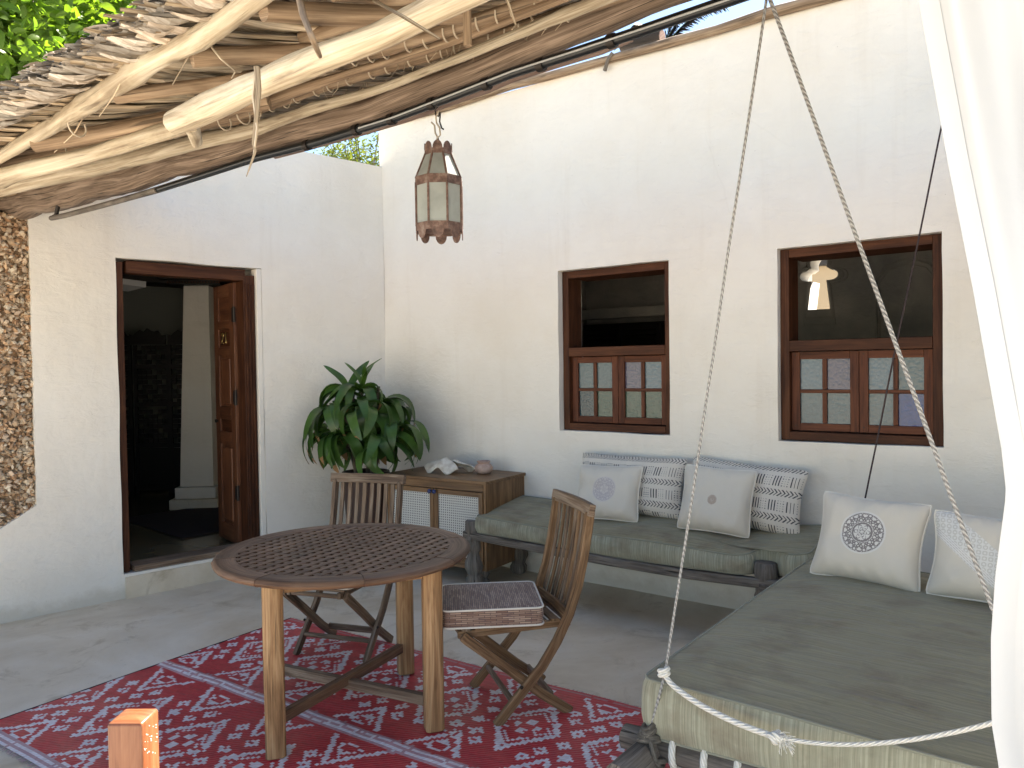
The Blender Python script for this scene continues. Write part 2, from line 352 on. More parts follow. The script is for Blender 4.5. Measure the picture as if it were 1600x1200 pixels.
def leafmat(name, c1, c2, tr=.25, rough=.35):
    x = N(name); oi = x.n('ObjectInfo').outputs['Random']; at = x.n('Attribute', attribute_name='print').outputs['Color']
    f = x.math('ADD', x.math('MULTIPLY', oi, .6), x.math('MULTIPLY', x.noise(x.obj(), 7, 3), .4))
    c = x.mix(f, c1, c2); sc_ = x.n('SeparateColor', i_Color=at)
    c = x.mix(x.math('SUBTRACT', sc_.outputs[0], sc_.outputs[1]), x.mix(1, c, at, 'MULTIPLY'), (.30, .17, .075))
    x.done(c, rough, Specular_IOR_Level=.45)
    t = x.n('BsdfTranslucent', i_Color=x.mix(1, c, (1.6, 1.7, .5), 'MULTIPLY')); ms = x.n('MixShader', n_0=tr, n_1=x.b.outputs[0], n_2=t.outputs[0]); x.put(x.out.inputs[0], ms.outputs[0]); return x.m
m_plant = leafmat('corn_plant_leaf', (.034, .085, .016), (.085, .170, .032), .2, .36)
m_tree = leafmat('tree_leaf', (.07, .14, .02), (.16, .24, .04), .6, .45)
m_acacia = leafmat('acacia_leaf', (.07, .10, .025), (.15, .17, .05), .45, .6)
m_palm = leafmat('palm_frond_leaf', (.12, .16, .05), (.24, .26, .11), .6, .5)
m_bark = wood('bark', (.05, .04, .03), (.12, .10, .075), (.2, .17, .13), .9, 30, 3, .8)
x = N('white_curtain'); o = x.obj()
c = x.mix(x.math('MULTIPLY', x.noise(o, 3, 4), .2), (.60, .61, .62), (.56, .57, .58))
x.done(c, .9, x.bump(x.noise(x.mp(x.uvm(), (260, 260, 1)), 1, 2), .15, .001, x.bump(x.noise(o, 6, 4, .5, .7), .25, .02)), Specular_IOR_Level=.1, Sheen_Weight=.1)
t = x.n('BsdfTranslucent', i_Color=(.80, .79, .76)); ms = x.n('MixShader', n_0=.02, n_1=x.b.outputs[0], n_2=t.outputs[0]); x.put(x.out.inputs[0], ms.outputs[0]); m_curt = x.m
x = N('coral_stone'); a = x.n('Attribute', attribute_name='print').outputs['Color']
m_coral = x.done(x.mix(x.math('MULTIPLY', x.noise(x.obj(), 30, 5), .5), a, (.16, .10, .06)), .9, x.bump(x.noise(x.obj(), 70, 4), .6, .006))
m_linen = fabric('bed_linen', (.5, .5, .5)); m_rug_in = plain('dark_rug', (.035, .022, .020), .95)
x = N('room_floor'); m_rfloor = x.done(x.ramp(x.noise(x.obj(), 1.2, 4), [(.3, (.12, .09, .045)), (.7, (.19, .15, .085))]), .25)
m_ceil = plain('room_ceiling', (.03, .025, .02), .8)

# ------------------------------------------------------------------ ground, terrace, walls
def struct(mb, name, m, parent=None, **kw):
    o = mb.build(name, m, parent, **kw)
    if parent is None: o['kind'] = 'structure'
    return o
g = MB(); g.add([(-300, -300, -.16), (300, -300, -.16), (300, 400, -.16), (-300, 400, -.16)], [(0, 1, 2, 3)]); struct(g, 'ground', m_ground)
def grid_slab(x0, x1, y0, y1, z, step, amp, m):
    mb = MB(); nx = int((x1 - x0) / step); ny = int((y1 - y0) / step); V = []
    for j in range(ny + 1):
        for i in range(nx + 1):
            p = m @ Vector((x0 + (x1 - x0) * i / nx, y0 + (y1 - y0) * j / ny, z)); p.z += amp * noise.noise(p * 1.1); V.append(p)
    F = [(j * (nx + 1) + i, j * (nx + 1) + i + 1, (j + 1) * (nx + 1) + i + 1, (j + 1) * (nx + 1) + i) for j in range(ny) for i in range(nx)]
    mb.add(V, F); return mb
fl = grid_slab(-7.5, 3.5, -1.2, 5.0, -.003, .25, .002, MR)
fl.box(MR @ Vector((-2.0, 1.9, -.09)), (11, 6.2, .14), MR.to_3x3()); struct(fl, 'terrace_floor', m_floor)

def wall_grid(x0, x1, z0, z1, y0, y1, holes, mtx, amp=.007, step=.11, edge=None, seed=0, ztop=None):
    """plastered wall, front face at local y0, real openings with reveals, gently uneven front."""
    def cuts(a, b, hs):
        c = sorted(set([a, b] + [h for h in hs if a < h < b])); out = []
        for p, q in zip(c, c[1:]):
            k = max(1, round((q - p) / step)); out += [p + (q - p) * i / k for i in range(k)]
        return out + [b]
    X = cuts(x0, x1, [h[0] for h in holes] + [h[1] for h in holes]); Z = cuts(z0, z1, [h[2] for h in holes] + [h[3] for h in holes])
    mb = MB(); V = []; nx = len(X)
    def off(x, z): return amp * (noise.noise(Vector((x * 1.1, z * 1.1, seed))) * 1.6 + .6 * noise.noise(Vector((x * 4, z * 4, seed + 5))))
    def wig(x, z):
        k = .006; return k * noise.noise(Vector((x * 3, z * 3, seed + 9))), k * noise.noise(Vector((x * 3, z * 3, seed + 19)))
    for z in Z:
        for x in X:
            a, b = wig(x, z); V.append(Vector((x + a, y0 + off(x, z), z + b)))
    for z in Z:
        for x in X:
            a, b = wig(x, z); V.append(Vector((x + a, y1, z + b)))
    if ztop: V = [Vector((v.x, v.y, z0 + (v.z - z0) * (ztop(v.x) - z0) / (z1 - z0))) for v in V]
    nb = len(V) // 2; F = []
    def inh(i, j):
        cx = (X[i] + X[i + 1]) / 2; cz = (Z[j] + Z[j + 1]) / 2
        return any(h[0] < cx < h[1] and h[2] < cz < h[3] for h in holes)
    nxq = nx - 1; nz = len(Z) - 1
    solid = lambda i, j: 0 <= i < nxq and 0 <= j < nz and not inh(i, j)
    for j in range(nz):
        for i in range(nxq):
            a = j * nx + i; q = (a, a + 1, a + nx + 1, a + nx)
            if solid(i, j): F += [q, tuple(nb + k for k in q[::-1])]
            for (di, dj, e) in ((-1, 0, (a, a + nx)), (1, 0, (a + nx + 1, a + 1)), (0, -1, (a + 1, a)), (0, 1, (a + nx, a + nx + 1))):
                if solid(i, j) and not solid(i + di, j + dj): F.append((e[0], e[1], nb + e[1], nb + e[0]))
    mb.add([mtx @ v for v in V], F); return mb
WA = (-3.16, -2.275, 1.085, 2.255); WB = (-1.56, -.672, 1.085, 2.252)
wr = wall_grid(-5.03, 3.2, -.05, 3.66, SW, SW + .32, [WA, WB], MR, seed=2)
struct(wr, 'window_wall', m_plaster, smooth=False)
DX0, DX1, DZ0, DZ1 = -2.185, -1.135, .165, 2.35
wl = wall_grid(-2.69, -.0, -.05, 3.325, 0, .34, [(DX0, DX1, DZ0, DZ1)], ML, seed=8)
struct(wl, 'door_wall', m_plaster)
sdw = MB(); sdw.box(W(1.55, 3.6, 1.8), (.3, 2.18, 3.7), MR.to_3x3()); struct(sdw, 'added_side_wall', m_plaster, bevel=.02)  # unseen wall added to darken the right end; also holds the hanging pole
# low sloping plaster shoulder left of the coral pillar
def lowtop(x_): return .715 - max(0, -2.69 - x_) * .62 if x_ > -3.2 else .40
pb = wall_grid(-4.6, -2.69, -.05, .715, 0, .34, [], ML, seed=8, ztop=lowtop, step=.085)
struct(pb, 'low_wall', m_plaster)
# doorstep skirting of stained cement under the threshold
sk = MB()
for k in range(12):
    a = DX0 + .01 + k * .087; d = .018 + .006 * noise.noise(Vector((a * 5, 0, 3)))
    sk.box(ML @ Vector((a + .043, -d / 2, .07)), (.0872, d, .15), ML.to_3x3())
# rooms behind
room = MB()
def quad(mb, m, a, b, c, d): mb.add([m @ Vector(p) for p in (a, b, c, d)], [(0, 1, 2, 3)])
def roombox(m, x0, x1, y0, y1, z0, z1, name, wallm, floorm, ceilm, back=True):
    w = MB()
    t = .12
    if back: w.box(m @ Vector(((x0 + x1) / 2, y1 + t / 2, (z0 + z1) / 2)), (x1 - x0 + .2, t, z1 - z0 + .3), m.to_3x3())
    w.box(m @ Vector((x0 - t / 2, (y0 + y1) / 2, (z0 + z1) / 2)), (t, y1 - y0, z1 - z0 + .3), m.to_3x3())
    w.box(m @ Vector((x1 + t / 2, (y0 + y1) / 2, (z0 + z1) / 2)), (t, y1 - y0, z1 - z0 + .3), m.to_3x3())
    struct(w, name + '_walls', wallm)
    f = MB(); f.box(m @ Vector(((x0 + x1) / 2, (y0 + y1) / 2, z0 - .05)), (x1 - x0, y1 - y0, .1), m.to_3x3()); struct(f, name + '_floor', floorm)
    c = MB(); c.box(m @ Vector(((x0 + x1) / 2, (y0 + y1) / 2, z1 + .05)), (x1 - x0 + .3, y1 - y0 + .3, .1), m.to_3x3()); struct(c, name + '_ceiling', ceilm)
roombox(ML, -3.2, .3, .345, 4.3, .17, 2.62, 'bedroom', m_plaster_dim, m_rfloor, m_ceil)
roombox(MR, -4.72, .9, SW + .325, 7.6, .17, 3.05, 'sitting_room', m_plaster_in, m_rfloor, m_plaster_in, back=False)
# back wall of the sitting room with its figure-shaped opening
def shape_pts():
    cx = -2.127; P = []
    P += [(-2.228, 2.064), (-2.026, 2.062)]
    P += [(-2.058, 2.335)]
    for k in range(9):
        a = R(-90 + k * 22.5); P.append((-2.015 + .062 * math.cos(a), 2.385 + .048 * math.sin(a)))
    for k in range(13):
        a = R(-25 + k * 230 / 12); P.append((cx + .078 * math.cos(a), 2.495 + .085 * math.sin(a)))
    for k in range(9):
        a = R(90 + k * 22.5); P.append((-2.240 + .062 * math.cos(a), 2.385 + .048 * math.sin(a)))
    P += [(-2.196, 2.335)]
    return P
cu = bpy.data.curves.new('tmp', 'CURVE'); cu.dimensions = '2D'; cu.fill_mode = 'BOTH'; cu.extrude = .14
def spl(P):
    s_ = cu.splines.new('POLY'); s_.points.add(len(P) - 1)
    for q, (a, b) in zip(s_.points, P): q.co = (a, b, 0, 1)
    s_.use_cyclic_u = True
spl([(-4.9, .05), (1.05, .05), (1.05, 3.15), (-4.9, 3.15)]); spl(shape_pts())
to = bpy.data.objects.new('tmp', cu); col.objects.link(to); bpy.context.view_layer.update()
me = bpy.data.meshes.new_from_object(to.evaluated_get(bpy.context.evaluated_depsgraph_get())); bpy.data.objects.remove(to)
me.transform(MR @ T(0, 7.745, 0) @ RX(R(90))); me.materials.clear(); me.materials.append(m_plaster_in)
bw = bpy.data.objects.new('sitting_room_back_wall', me); col.objects.link(bw); bw['kind'] = 'structure'
# moulding round the opening and a faint niche, both plaster
mo = MB(); P = shape_pts(); cxm = sum(p[0] for p in P) / len(P); czm = sum(p[1] for p in P) / len(P)
for sc in (1.22, 1.42):
    mo.tube([W(cxm + (a - cxm) * sc * 1.05, 7.602, czm + (b - czm) * sc) for a, b in P], .008, 6, closed=True)
niche = [(-1.62, 1.5), (-1.12, 1.5), (-1.12, 2.3), (-1.2, 2.42), (-1.37, 2.47), (-1.54, 2.42), (-1.62, 2.3)]
mo.tube([W(a, 7.602, b) for a, b in niche], .014, 6, closed=True); mo.tube([W(a * .9 - .137, 7.602, b * .9 + .2) for a, b in niche], .008, 6, closed=True)
struct(mo, 'wall_moulding', m_plaster_in)
# what shows through the opening: a lit stone pier and a white wall outside
cp = MB(); cp.box(W(-2.84, 11.2, 1.6), (.62, .5, 4.6), MR.to_3x3())
tag(cp.build('stone_pier', plain('pale_stone', (.36, .29, .20), .9)), 'pale sunlit stone pier seen through the figure-shaped opening in the right window', 'pillar')
cp = MB(); cp.box(W(-3.05, 10.85, 2.95), (1.3, .12, .17), MR.to_3x3()); tag(cp.build('dark_head_box', m_dark), 'dark box added outside to darken the head of the figure-shaped opening', 'beam')  # added box that darkens the head of the opening
cp = MB(); cp.box(W(-3.6, 12.2, 1.3), (1.5, .3, 5.0), MR.to_3x3()); tag(cp.build('outer_wall', m_plaster), 'white wall outside, glimpsed behind the stone pier through the right window', 'wall')

# ------------------------------------------------------------------ windows
def make_window(u0, u1, z0, z1, label, panes):
    t = thing('shutter_window', label, 'window', MR @ T((u0 + u1) / 2, SW + .05, z0), 'wooden windows in the white wall')
    w = (u1 - u0) / 2 - .004; h = z1 - z0; f = .052; y = .02
    t_fr = MB().box((-w + f / 2, .09, h / 2), (f, .18, h - .006)).build('frame_post', m_mahog, t, bevel=.003)
    MB().box((w - f / 2, .09, h / 2), (f, .18, h - .006)).build('frame_post', m_mahog, t, bevel=.003)
    MB().box((0, .135, h - f / 2 - .003), (2 * w - 2 * f, .27, f)).build('head_rail', m_mahog, t, bevel=.003)
    MB().box((0, .13, f / 2 + .003), (2 * w - 2 * f, .27, f)).build('sill', m_mahog, t, bevel=.004)
    zm = .575; MB().box((0, .045, zm), (2 * w - 2 * f, .10, .066)).build('middle_rail', m_mahog, t, bevel=.004)
    # shadow strip: rebate behind frame on the left
    iw = 2 * w - 2 * f; lw = iw / 2 - .003; z_lo = f + .008; z_hi = zm - .036; lh = z_hi - z_lo
    for k, sx in enumerate((-1, 1)):
        cx = sx * (iw / 4) + .0; yy = .055
        leaf = MB().box((cx - lw / 2 + .024, yy, z_lo + lh / 2), (.048, .032, lh - .002)).build('shutter', m_shutter, t, bevel=.002)
        MB().box((cx + lw / 2 - .024, yy, z_lo + lh / 2), (.048, .032, lh - .002)).build('stile', m_shutter, leaf, bevel=.002)
        for zz, hh in ((z_lo + .023, .044), (z_hi - .023, .044)): MB().box((cx, yy, zz), (lw - .098, .032, hh)).build('rail', m_shutter, leaf, bevel=.002)
        MB().box((cx, yy, z_lo + lh / 2), (lw - .098, .026, .022)).build('glazing_bar', m_shutter, leaf, bevel=.002)
        gh = (lh - .092 - .022) / 2
        for g_ in (0, 1): MB().box((cx, yy, z_lo + .0465 + gh / 2 + g_ * (gh + .022)), (.026, .026, gh - .002)).build('glazing_bar', m_shutter, leaf, bevel=.002)
        gw = (lw - .098 - .026) / 2
        for a in (0, 1):
            for b in (0, 1):
                key = panes[k][b][a]
                MB().box((cx + (a * 2 - 1) * (gw / 2 + .013), yy + .004, z_lo + .0455 + gh / 2 + (1 - b) * (gh + .022)), (gw + .004, .004, gh + .004)).build('pane', m_pane[key], leaf)
        for zz in (z_lo + .03, z_hi - .02):
            MB().lathe([(.004, 0), (.004, .004)], seg=8, m=RX(R(90)).to_3x3(), c=(cx - lw / 2 + .024, yy - .014, zz)).build('peg', m_dark, leaf)
    return t
make_window(*WA, 'left of the two wooden shutter windows, above the long bench, with dark green lower panes', (((('grey', 'grey')), (('dark', 'green'))), (('violet', 'pale'), ('green', 'green'))))
make_window(*WB, 'right wooden shutter window beside the curtain, with one deep blue pane and a figure-shaped opening seen behind', ((('pale', 'violet'), ('grey', 'grey')), (('pale', 'grey'), ('grey', 'blue'))))
# inside the sitting room: beam and dark louvred cupboard seen through the left window
b = MB().box(W(-3.6, 7.05, 2.10), (1.9, .10, .10), MR.to_3x3()); tag(b.build('lintel_beam', m_plaster_in), 'pale beam crossing the dark room inside the left window', 'beam')
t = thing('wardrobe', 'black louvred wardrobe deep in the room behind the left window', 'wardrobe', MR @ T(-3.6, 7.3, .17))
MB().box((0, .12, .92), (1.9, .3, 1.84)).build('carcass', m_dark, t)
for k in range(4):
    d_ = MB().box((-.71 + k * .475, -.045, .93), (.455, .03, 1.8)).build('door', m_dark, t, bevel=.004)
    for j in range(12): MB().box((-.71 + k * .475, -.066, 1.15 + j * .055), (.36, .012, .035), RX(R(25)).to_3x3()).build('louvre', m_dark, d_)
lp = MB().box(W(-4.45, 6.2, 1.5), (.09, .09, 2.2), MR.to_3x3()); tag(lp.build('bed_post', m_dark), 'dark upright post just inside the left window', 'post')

# ------------------------------------------------------------------ doorway
t = thing('door_frame', 'dark brown wooden frame and threshold of the open doorway', 'door frame', ML @ T(0, 0, 0))
y0, yd = .03, .13
a, b_ = DX0 + .006, DX1 - .045
MB().box((a + .024, y0 + yd / 2, (DZ0 + DZ1) / 2 - .01), (.048, yd, DZ1 - DZ0 - .03)).build('jamb', m_mahog, t, bevel=.004)
j2 = MB().box((b_ - .045, y0 + yd / 2, (DZ0 + DZ1) / 2 - .03), (.09, yd, DZ1 - DZ0 - .05)).build('jamb', m_mahog, t, bevel=.004)
for k in range(3): MB().box((b_ - .07 + k * .024, y0 - .004, (DZ0 + DZ1) / 2 - .05), (.009, .012, DZ1 - DZ0 - .14)).build('moulding', m_mahog, j2, bevel=.003)
MB().box(((a + b_) / 2, y0 + yd / 2, DZ1 - .055), (b_ - a - .14, yd - .006, .085)).build('lintel', m_mahog, t, bevel=.004)
MB().box(((a + b_) / 2, y0 + yd / 2, DZ0 + .022), (b_ - a - .14, yd + .05, .04)).build('threshold', m_teakgrey, t, bevel=.006)
sk.build('step_skirting', m_floor, None)['kind'] = 'structure'
# white raised reveal strip on the right of the opening
rv = MB().box(ML @ Vector((DX1 - .021, .05, (DZ0 + DZ1) / 2)), (.04, .10, DZ1 - DZ0 - .004), ML.to_3x3()); struct(rv, 'reveal_strip', m_plaster, bevel=.006)
# open door leaf with panels, number, hinges
hinge = ML @ Vector((b_ - .092, y0 + yd + .005, 0)); tip = Vector((-2.44, 6.37, 0)); ang = math.atan2(tip.y - hinge.y, tip.x - hinge.x)
LW = (tip - Vector((hinge.x, hinge.y, 0))).length; LH = 2.06
t = thing('open_door', 'reddish brown panelled door leaf numbered 21, swung inward at the right of the doorway', 'door', T(hinge.x, hinge.y, .19) @ RZ(ang))
st_ = .10
MB().box((st_ / 2, .0, LH / 2), (st_, .04, LH)).build('stile', m_door, t, bevel=.003); MB().box((LW - st_ / 2, 0, LH / 2), (st_, .04, LH)).build('stile', m_door, t, bevel=.003)
for z, h in ((.07, .14), (.83, .10), (1.03, .10), (1.53, .07), (1.74, .07), (LH - .05, .10)):
    MB().box((LW / 2, 0, z), (LW - 2 * st_, .04, h)).build('rail', m_door, t, bevel=.003)
for z0_, z1_, mm in ((.14, .78, m_door), (.88, .98, m_mahog), (1.08, 1.495, m_door), (1.565, 1.705, m_mahog), (1.775, LH - .10, m_door)):
    p_ = MB().box((LW / 2, 0, (z0_ + z1_) / 2), (LW - 2 * st_, .014, z1_ - z0_)).build('panel', mm, t)
    if z1_ - z0_ > .2: MB().box((LW / 2, 0, (z0_ + z1_) / 2), (LW - 2 * st_ - .05, .034, z1_ - z0_ - .05)).build('raised_field', mm, p_, bevel=.01)
# brass numerals 2 and 1 on the face towards the terrace
fy = .030
side = 1 if (RZ(ang) @ Vector((0, 1, 0))).y < 0 else -1
def numpath(pp, r=.006): return MB().tube([Vector((LW / 2 + (-side) * x_ * 1.0 + 0, side * .014, 1.635 + z_)) for x_, z_ in pp], r, 6)
two = [(-.05 + .024 * math.cos(R(a_)), .022 + .018 * math.sin(R(a_))) for a_ in range(160, -50, -20)] + [(-.074, -.042), (-.026, -.042)]
one = [(.012, .03), (.03, .044), (.03, -.042)]
numpath(two).build('numeral_two', m_brass, t, smooth=True); numpath(one).build('numeral_one', m_brass, t, smooth=True)
for z in (.35, 1.1, 1.75):
    h_ = MB().lathe([(.011, 0), (.011, .12)], c=(-.004, side * .018, z), seg=10).build('hinge', m_iron, t, smooth=True); MB().box((.02, side * .0225, z + .06), (.045, .004, .11)).build('hinge_plate', m_iron, h_)
MB().lathe([(.006, 0), (.014, .01), (.014, .02), (.004, .024)], c=(LW - .04, side * .02, .96), seg=10, m=RX(R(-90 * side)).to_3x3()).build('knob', m_iron, t, smooth=True)

# ------------------------------------------------------------------ bedroom contents seen through the doorway
t = thing('white_column', 'white tapering column on a stepped plinth inside the bedroom', 'column', T(-3.20, 7.95, .17) @ RZ(R(6)))
V = [(-.20, -.17, .22), (.13, -.17, .22), (.13, .17, .22), (-.20, .17, .22), (-.125, -.15, 2.26), (.12, -.15, 2.26), (.12, .15, 2.26), (-.125, .15, 2.26)]
MB().add(V, [(0, 1, 5, 4), (1, 2, 6, 5), (2, 3, 7, 6), (3, 0, 4, 7), (4, 5, 6, 7), (3, 2, 1, 0)]).build('shaft', m_plaster, t, bevel=.006)
MB().box((-.04, 0, .16), (.40, .42, .115)).build('plinth', m_plaster, t, bevel=.008); MB().box((-.05, 0, .05), (.47, .50, .10)).build('base', m_floor, t, bevel=.008)
cp = MB().box((0, 0, 2.285), (.50, .46, .04)).build('capital', m_dark, t); MB().box((0, 0, 2.33), (.66, .60, .035)).build('upper_capital', m_dark, t)
for k in range(18): MB().lathe([(.004, -.008), (.010, 0), (.004, .008)], c=(-.25 + k * .0294, -.235, 2.285), seg=6).build('bead', m_mahog, cp)
t = thing('folding_screen', 'dark carved wooden folding screen with a curved top inside the bedroom', 'screen', T(-4.12, 8.75, .17) @ RZ(R(4)))
for k in range(3):
    cx = -.40 + k * .40; yy = .05 * (k % 2)
    pn = MB().box((cx - .18, yy, .85), (.035, .03, 1.7)).build('panel', m_dark, t); MB().box((cx + .18, yy, .85), (.035, .03, 1.7)).build('stile', m_dark, pn)
    top = [(-.195, 0)] + [(-.195 + .39 * i / 10, .10 + .07 * math.sin(math.pi * i / 10) + .02 * math.cos(i * 2.4)) for i in range(11)] + [(.195, 0)]
    MB().prism([(cx + a_, -b__) for a_, b__ in top][::-1], -.012 - yy, .012 - yy, T(0, 0, 1.70) @ RX(R(-90))).build('arched_top', m_dark, pn)
    for z in (.06, .55, 1.02, 1.45): MB().box((cx, yy, z), (.325, .025, .05)).build('rail', m_dark, pn)
    MB().box((cx, yy + .004, .30), (.325, .012, .44)).build('infill', m_dark, pn)
    lat = MB()
    for zc in (.785, 1.235, 1.585):
        hh = .42 if zc < 1.5 else .22
        for i in range(6):
            for j in range(int(hh / .055)):
                if (i + j) % 3 == 0 and rnd.random() < .75: continue
                lat.box((cx - .135 + i * .054, yy, zc - hh / 2 + .03 + j * .055), (.05, .016, .05))
    tag(lat.build('fretwork', m_dark, pn), kind='stuff')
ru = MB(); rm = [(-3.72, 7.22), (-3.05, 7.95), (-2.1, 7.1), (-2.75, 6.33)]
ru.prism(rm[::-1], .174, .184); tag(ru.build('floor_rug', m_rug_in), 'dark patterned rug on the bedroom floor behind the doorway', 'rug')
ln = MB(); Vv = []
for j in range(9):
    for i in range(13): Vv.append(ML @ Vector((-2.95 + i * .075, 2.3 + j * .09, .19 + .10 * abs(noise.noise(Vector((i * .35, j * .45, 4)))) * (1 if 0 < j < 8 else .1))))
ln.add(Vv, [(j * 13 + i, j * 13 + i + 1, (j + 1) * 13 + i + 1, (j + 1) * 13 + i) for j in range(8) for i in range(12)]); tag(ln.build('linen_pile', m_linen, smooth=True), 'crumpled white linen lying on the bedroom floor beside the column', 'linen')
for k in range(3):
    bm_ = MB().box(ML @ Vector((-1.8, .9 + k * .75, 2.53)), (2.9, .10, .14), ML.to_3x3())
    tag(bm_.build('ceiling_beam', m_dark), ['dark ceiling beam nearest the doorway inside the bedroom', 'dark middle ceiling beam inside the bedroom', 'dark ceiling beam farthest from the doorway inside the bedroom'][k], 'beam', 'dark beams under the bedroom ceiling')
sw = MB().box(ML @ Vector((-2.1, 1.9, 2.40)), (1.3, .5, .05), ML.to_3x3() @ Matrix.Rotation(R(4), 3, 'Y')); tag(sw.build('draped_net', m_linen), 'folded white bed net hung under the bedroom ceiling', 'net')

# ------------------------------------------------------------------ coral stone pillar
PC = ML @ Vector((-2.815, .14, 0))
t = thing('coral_pillar', 'rough tan coral stone pillar at the left end of the door wall under the log beam', 'pillar', T(PC.x, PC.y, 0) @ RZ(TL))
core = MB().box((0, .05, 1.6), (.20, .24, 1.95), color=(.42, .29, .18)); core.build('core', m_coral, t)
cols = [(.66, .48, .31), (.58, .39, .24), (.76, .61, .44), (.46, .29, .17), (.82, .72, .57), (.62, .50, .37), (.70, .55, .41), (.56, .35, .2)]
chips = MB()
for k in range(4300):
    z = rnd.uniform(.42, 2.57); f_ = rnd.random(); bul = .014 * noise.noise(Vector((z * 3, 1, 2))) * 2
    if f_ < .62: c = Vector((rnd.uniform(-.135, .125), -.085 + rnd.uniform(-.032, .015), z))
    elif f_ < .82: c = Vector((.115 + rnd.uniform(-.012, .02) + bul, rnd.uniform(-.09, .02), z))
    else: c = Vector((-.13 + rnd.uniform(-.02, .01) + bul, rnd.uniform(-.09, .17), z))
    if z < .80 and c.x > .02 and z < .68: continue
    s_ = rnd.uniform(.010, .026); m3 = Matrix.Rotation(rnd.uniform(0, 6.3), 3, Vector((rnd.gauss(0, 1), rnd.gauss(0, 1), rnd.gauss(0, 1))).normalized())
    lum = rnd.uniform(.75, 1.15); cc = tuple(q * lum for q in rnd.choice(cols))
    n_ = 6; V = [m3 @ Vector((s_ * math.cos(6.283 * i / n_) * rnd.uniform(.6, 1.2), s_ * math.sin(6.283 * i / n_) * rnd.uniform(.6, 1.2), rnd.uniform(-.2, .2) * s_)) + c for i in range(n_)]
    V += [c + m3 @ Vector((0, 0, s_ * .55)), c - m3 @ Vector((0, 0, s_ * .5))]
    chips.add(V, [(i, (i + 1) % n_, n_) for i in range(n_)] + [((i + 1) % n_, i, n_ + 1) for i in range(n_)], color=cc)
tag(chips.build('coral_chips', m_coral, t), kind='stuff')
dk = MB().box(ML @ Vector((-3.4, .6, 1.5)), (.9, .06, 2.4), ML.to_3x3()); tag(dk.build('shade_panel', m_dark), 'dark panel added as the shade behind the coral stone pillar at the far left', 'panel')  # dark box stands in for the shade behind the pillar

# ------------------------------------------------------------------ the sloping palm-thatch roof
roof = thing('thatch_roof', 'sloping dry palm-leaf roof on rough poles above the terrace', 'roof', T(*W(-1.8, 2.0, 2.55)))
PN = Vector((-.25 * SX.x, -.25 * SX.y, 1)).normalized(); PU = UX.copy(); PD = -(PN.cross(PU)).normalized()
if PD.dot(SX) > 0: PD = -PD              # down-slope, towards the eave
def plz(u, s, off=0): return W(u, s, 2.12 + .25 * s + off)
def log(name, pts, r, m, off=None, seg=18, wob=.18, plane='roof', s=2.0, ext=None, n=26):
    P = [(RP(x_, y_, off) if plane == 'roof' else SP(x_, y_, s)) for x_, y_ in pts]
    rr = r if isinstance(r, (list, tuple)) else [r] * len(P)
    rr = [w_ / 2400 * (CAMROT.transposed() @ (p - EYE)).length * .97 for w_, p in zip(rr, P)]
    if ext: P = P + [P[-1] + (P[-1] - P[-2]).normalized() * ext]; rr = list(rr) + [rr[-1]]
    # smooth resample
    Q = []; RR = []; L = [0]
    for i in range(1, len(P)): L.append(L[-1] + (P[i] - P[i - 1]).length)
    for k in range(n + 1):
        d = L[-1] * k / n; i = max(j for j in range(len(L)) if L[j] <= d + 1e-9); i = min(i, len(P) - 2)
        f = (d - L[i]) / (L[i + 1] - L[i]); a_, b2 = P[i], P[i + 1]
        Q.append(a_.lerp(b2, f)); RR.append((rr[i] * (1 - f) + rr[i + 1] * f))
    for _ in range(3): Q = [Q[0]] + [(Q[i - 1] + Q[i] * 2 + Q[i + 1]) / 4 for i in range(1, n)] + [Q[-1]]
    ro = rnd.uniform(0, 50)
    for i in range(len(Q)):
        q = Vector((L[-1] * i / n * 2.2, ro, 0)); Q[i] = Q[i] + Vector((noise.noise(q), noise.noise(q + Vector((0, 9, 0))), noise.noise(q + Vector((0, 19, 0))))) * RR[i] * .22
        RR[i] *= 1 + .10 * noise.noise(Vector((L[-1] * i / n * 5, ro + 5, 0)))
    kn = [(rnd.uniform(.05, L[-1]), rnd.uniform(0, 6.28), rnd.uniform(.12, .30)) for _ in range(int(L[-1] * 5))]
    return MB().tube(Q, RR, seg, wob=wob, knobs=kn).build(name, m, roof, smooth=True, world=True)
bm_ = log('main_beam', [(-60, 332), (0, 318), (100, 302), (200, 277), (400, 224), (600, 168), (800, 86), (950, 25), (1050, -20), (1180, -78), (1500, -230)], [50, 50, 42, 39, 37, 42, 42, 47, 50, 52, 60], m_beam, plane='s', s=2.0, n=120, wob=.22, seg=22, ext=1.2)
log('purlin', [(-40, 300), (0, 292), (150, 262), (300, 224), (400, 202), (480, 172), (600, 138), (700, 98), (800, 57), (900, 16), (1000, -25)], [24, 24, 24, 22, 20, 15, 13, 13, 15, 18, 20], m_pole, off=-.055, n=44)
log('purlin', [(-40, 285), (0, 277), (100, 250), (200, 222), (290, 196)], [22] * 5, m_pole, off=-.10, n=30)
log('purlin', [(-40, 262), (0, 256), (100, 238), (180, 221), (300, 188), (420, 158), (560, 110), (700, 68), (850, 10), (900, -10)], [17, 17, 17, 16, 16, 14, 13, 13, 13, 13], m_pole2, off=-.04, n=40)
lp_ = log('ridge_pole', [(272, 194), (330, 166), (400, 137), (500, 92), (600, 55), (700, 5), (790, -40)], [34, 38, 38, 39, 38, 40, 42], m_pole, off=-.17, n=64, wob=.14, seg=18, ext=.8)
log('branch_stub', [(297, 196), (303, 207), (306, 222)], [20, 20, 15], m_pole, off=-.18, n=6)
log('eave_pole', [(-30, 262), (0, 245), (90, 192), (190, 128), (250, 92), (300, 66), (360, 30), (400, -2), (440, -35)], [14, 15, 21, 28, 26, 28, 29, 31, 33], m_pole, off=-.03, n=64, ext=.5)
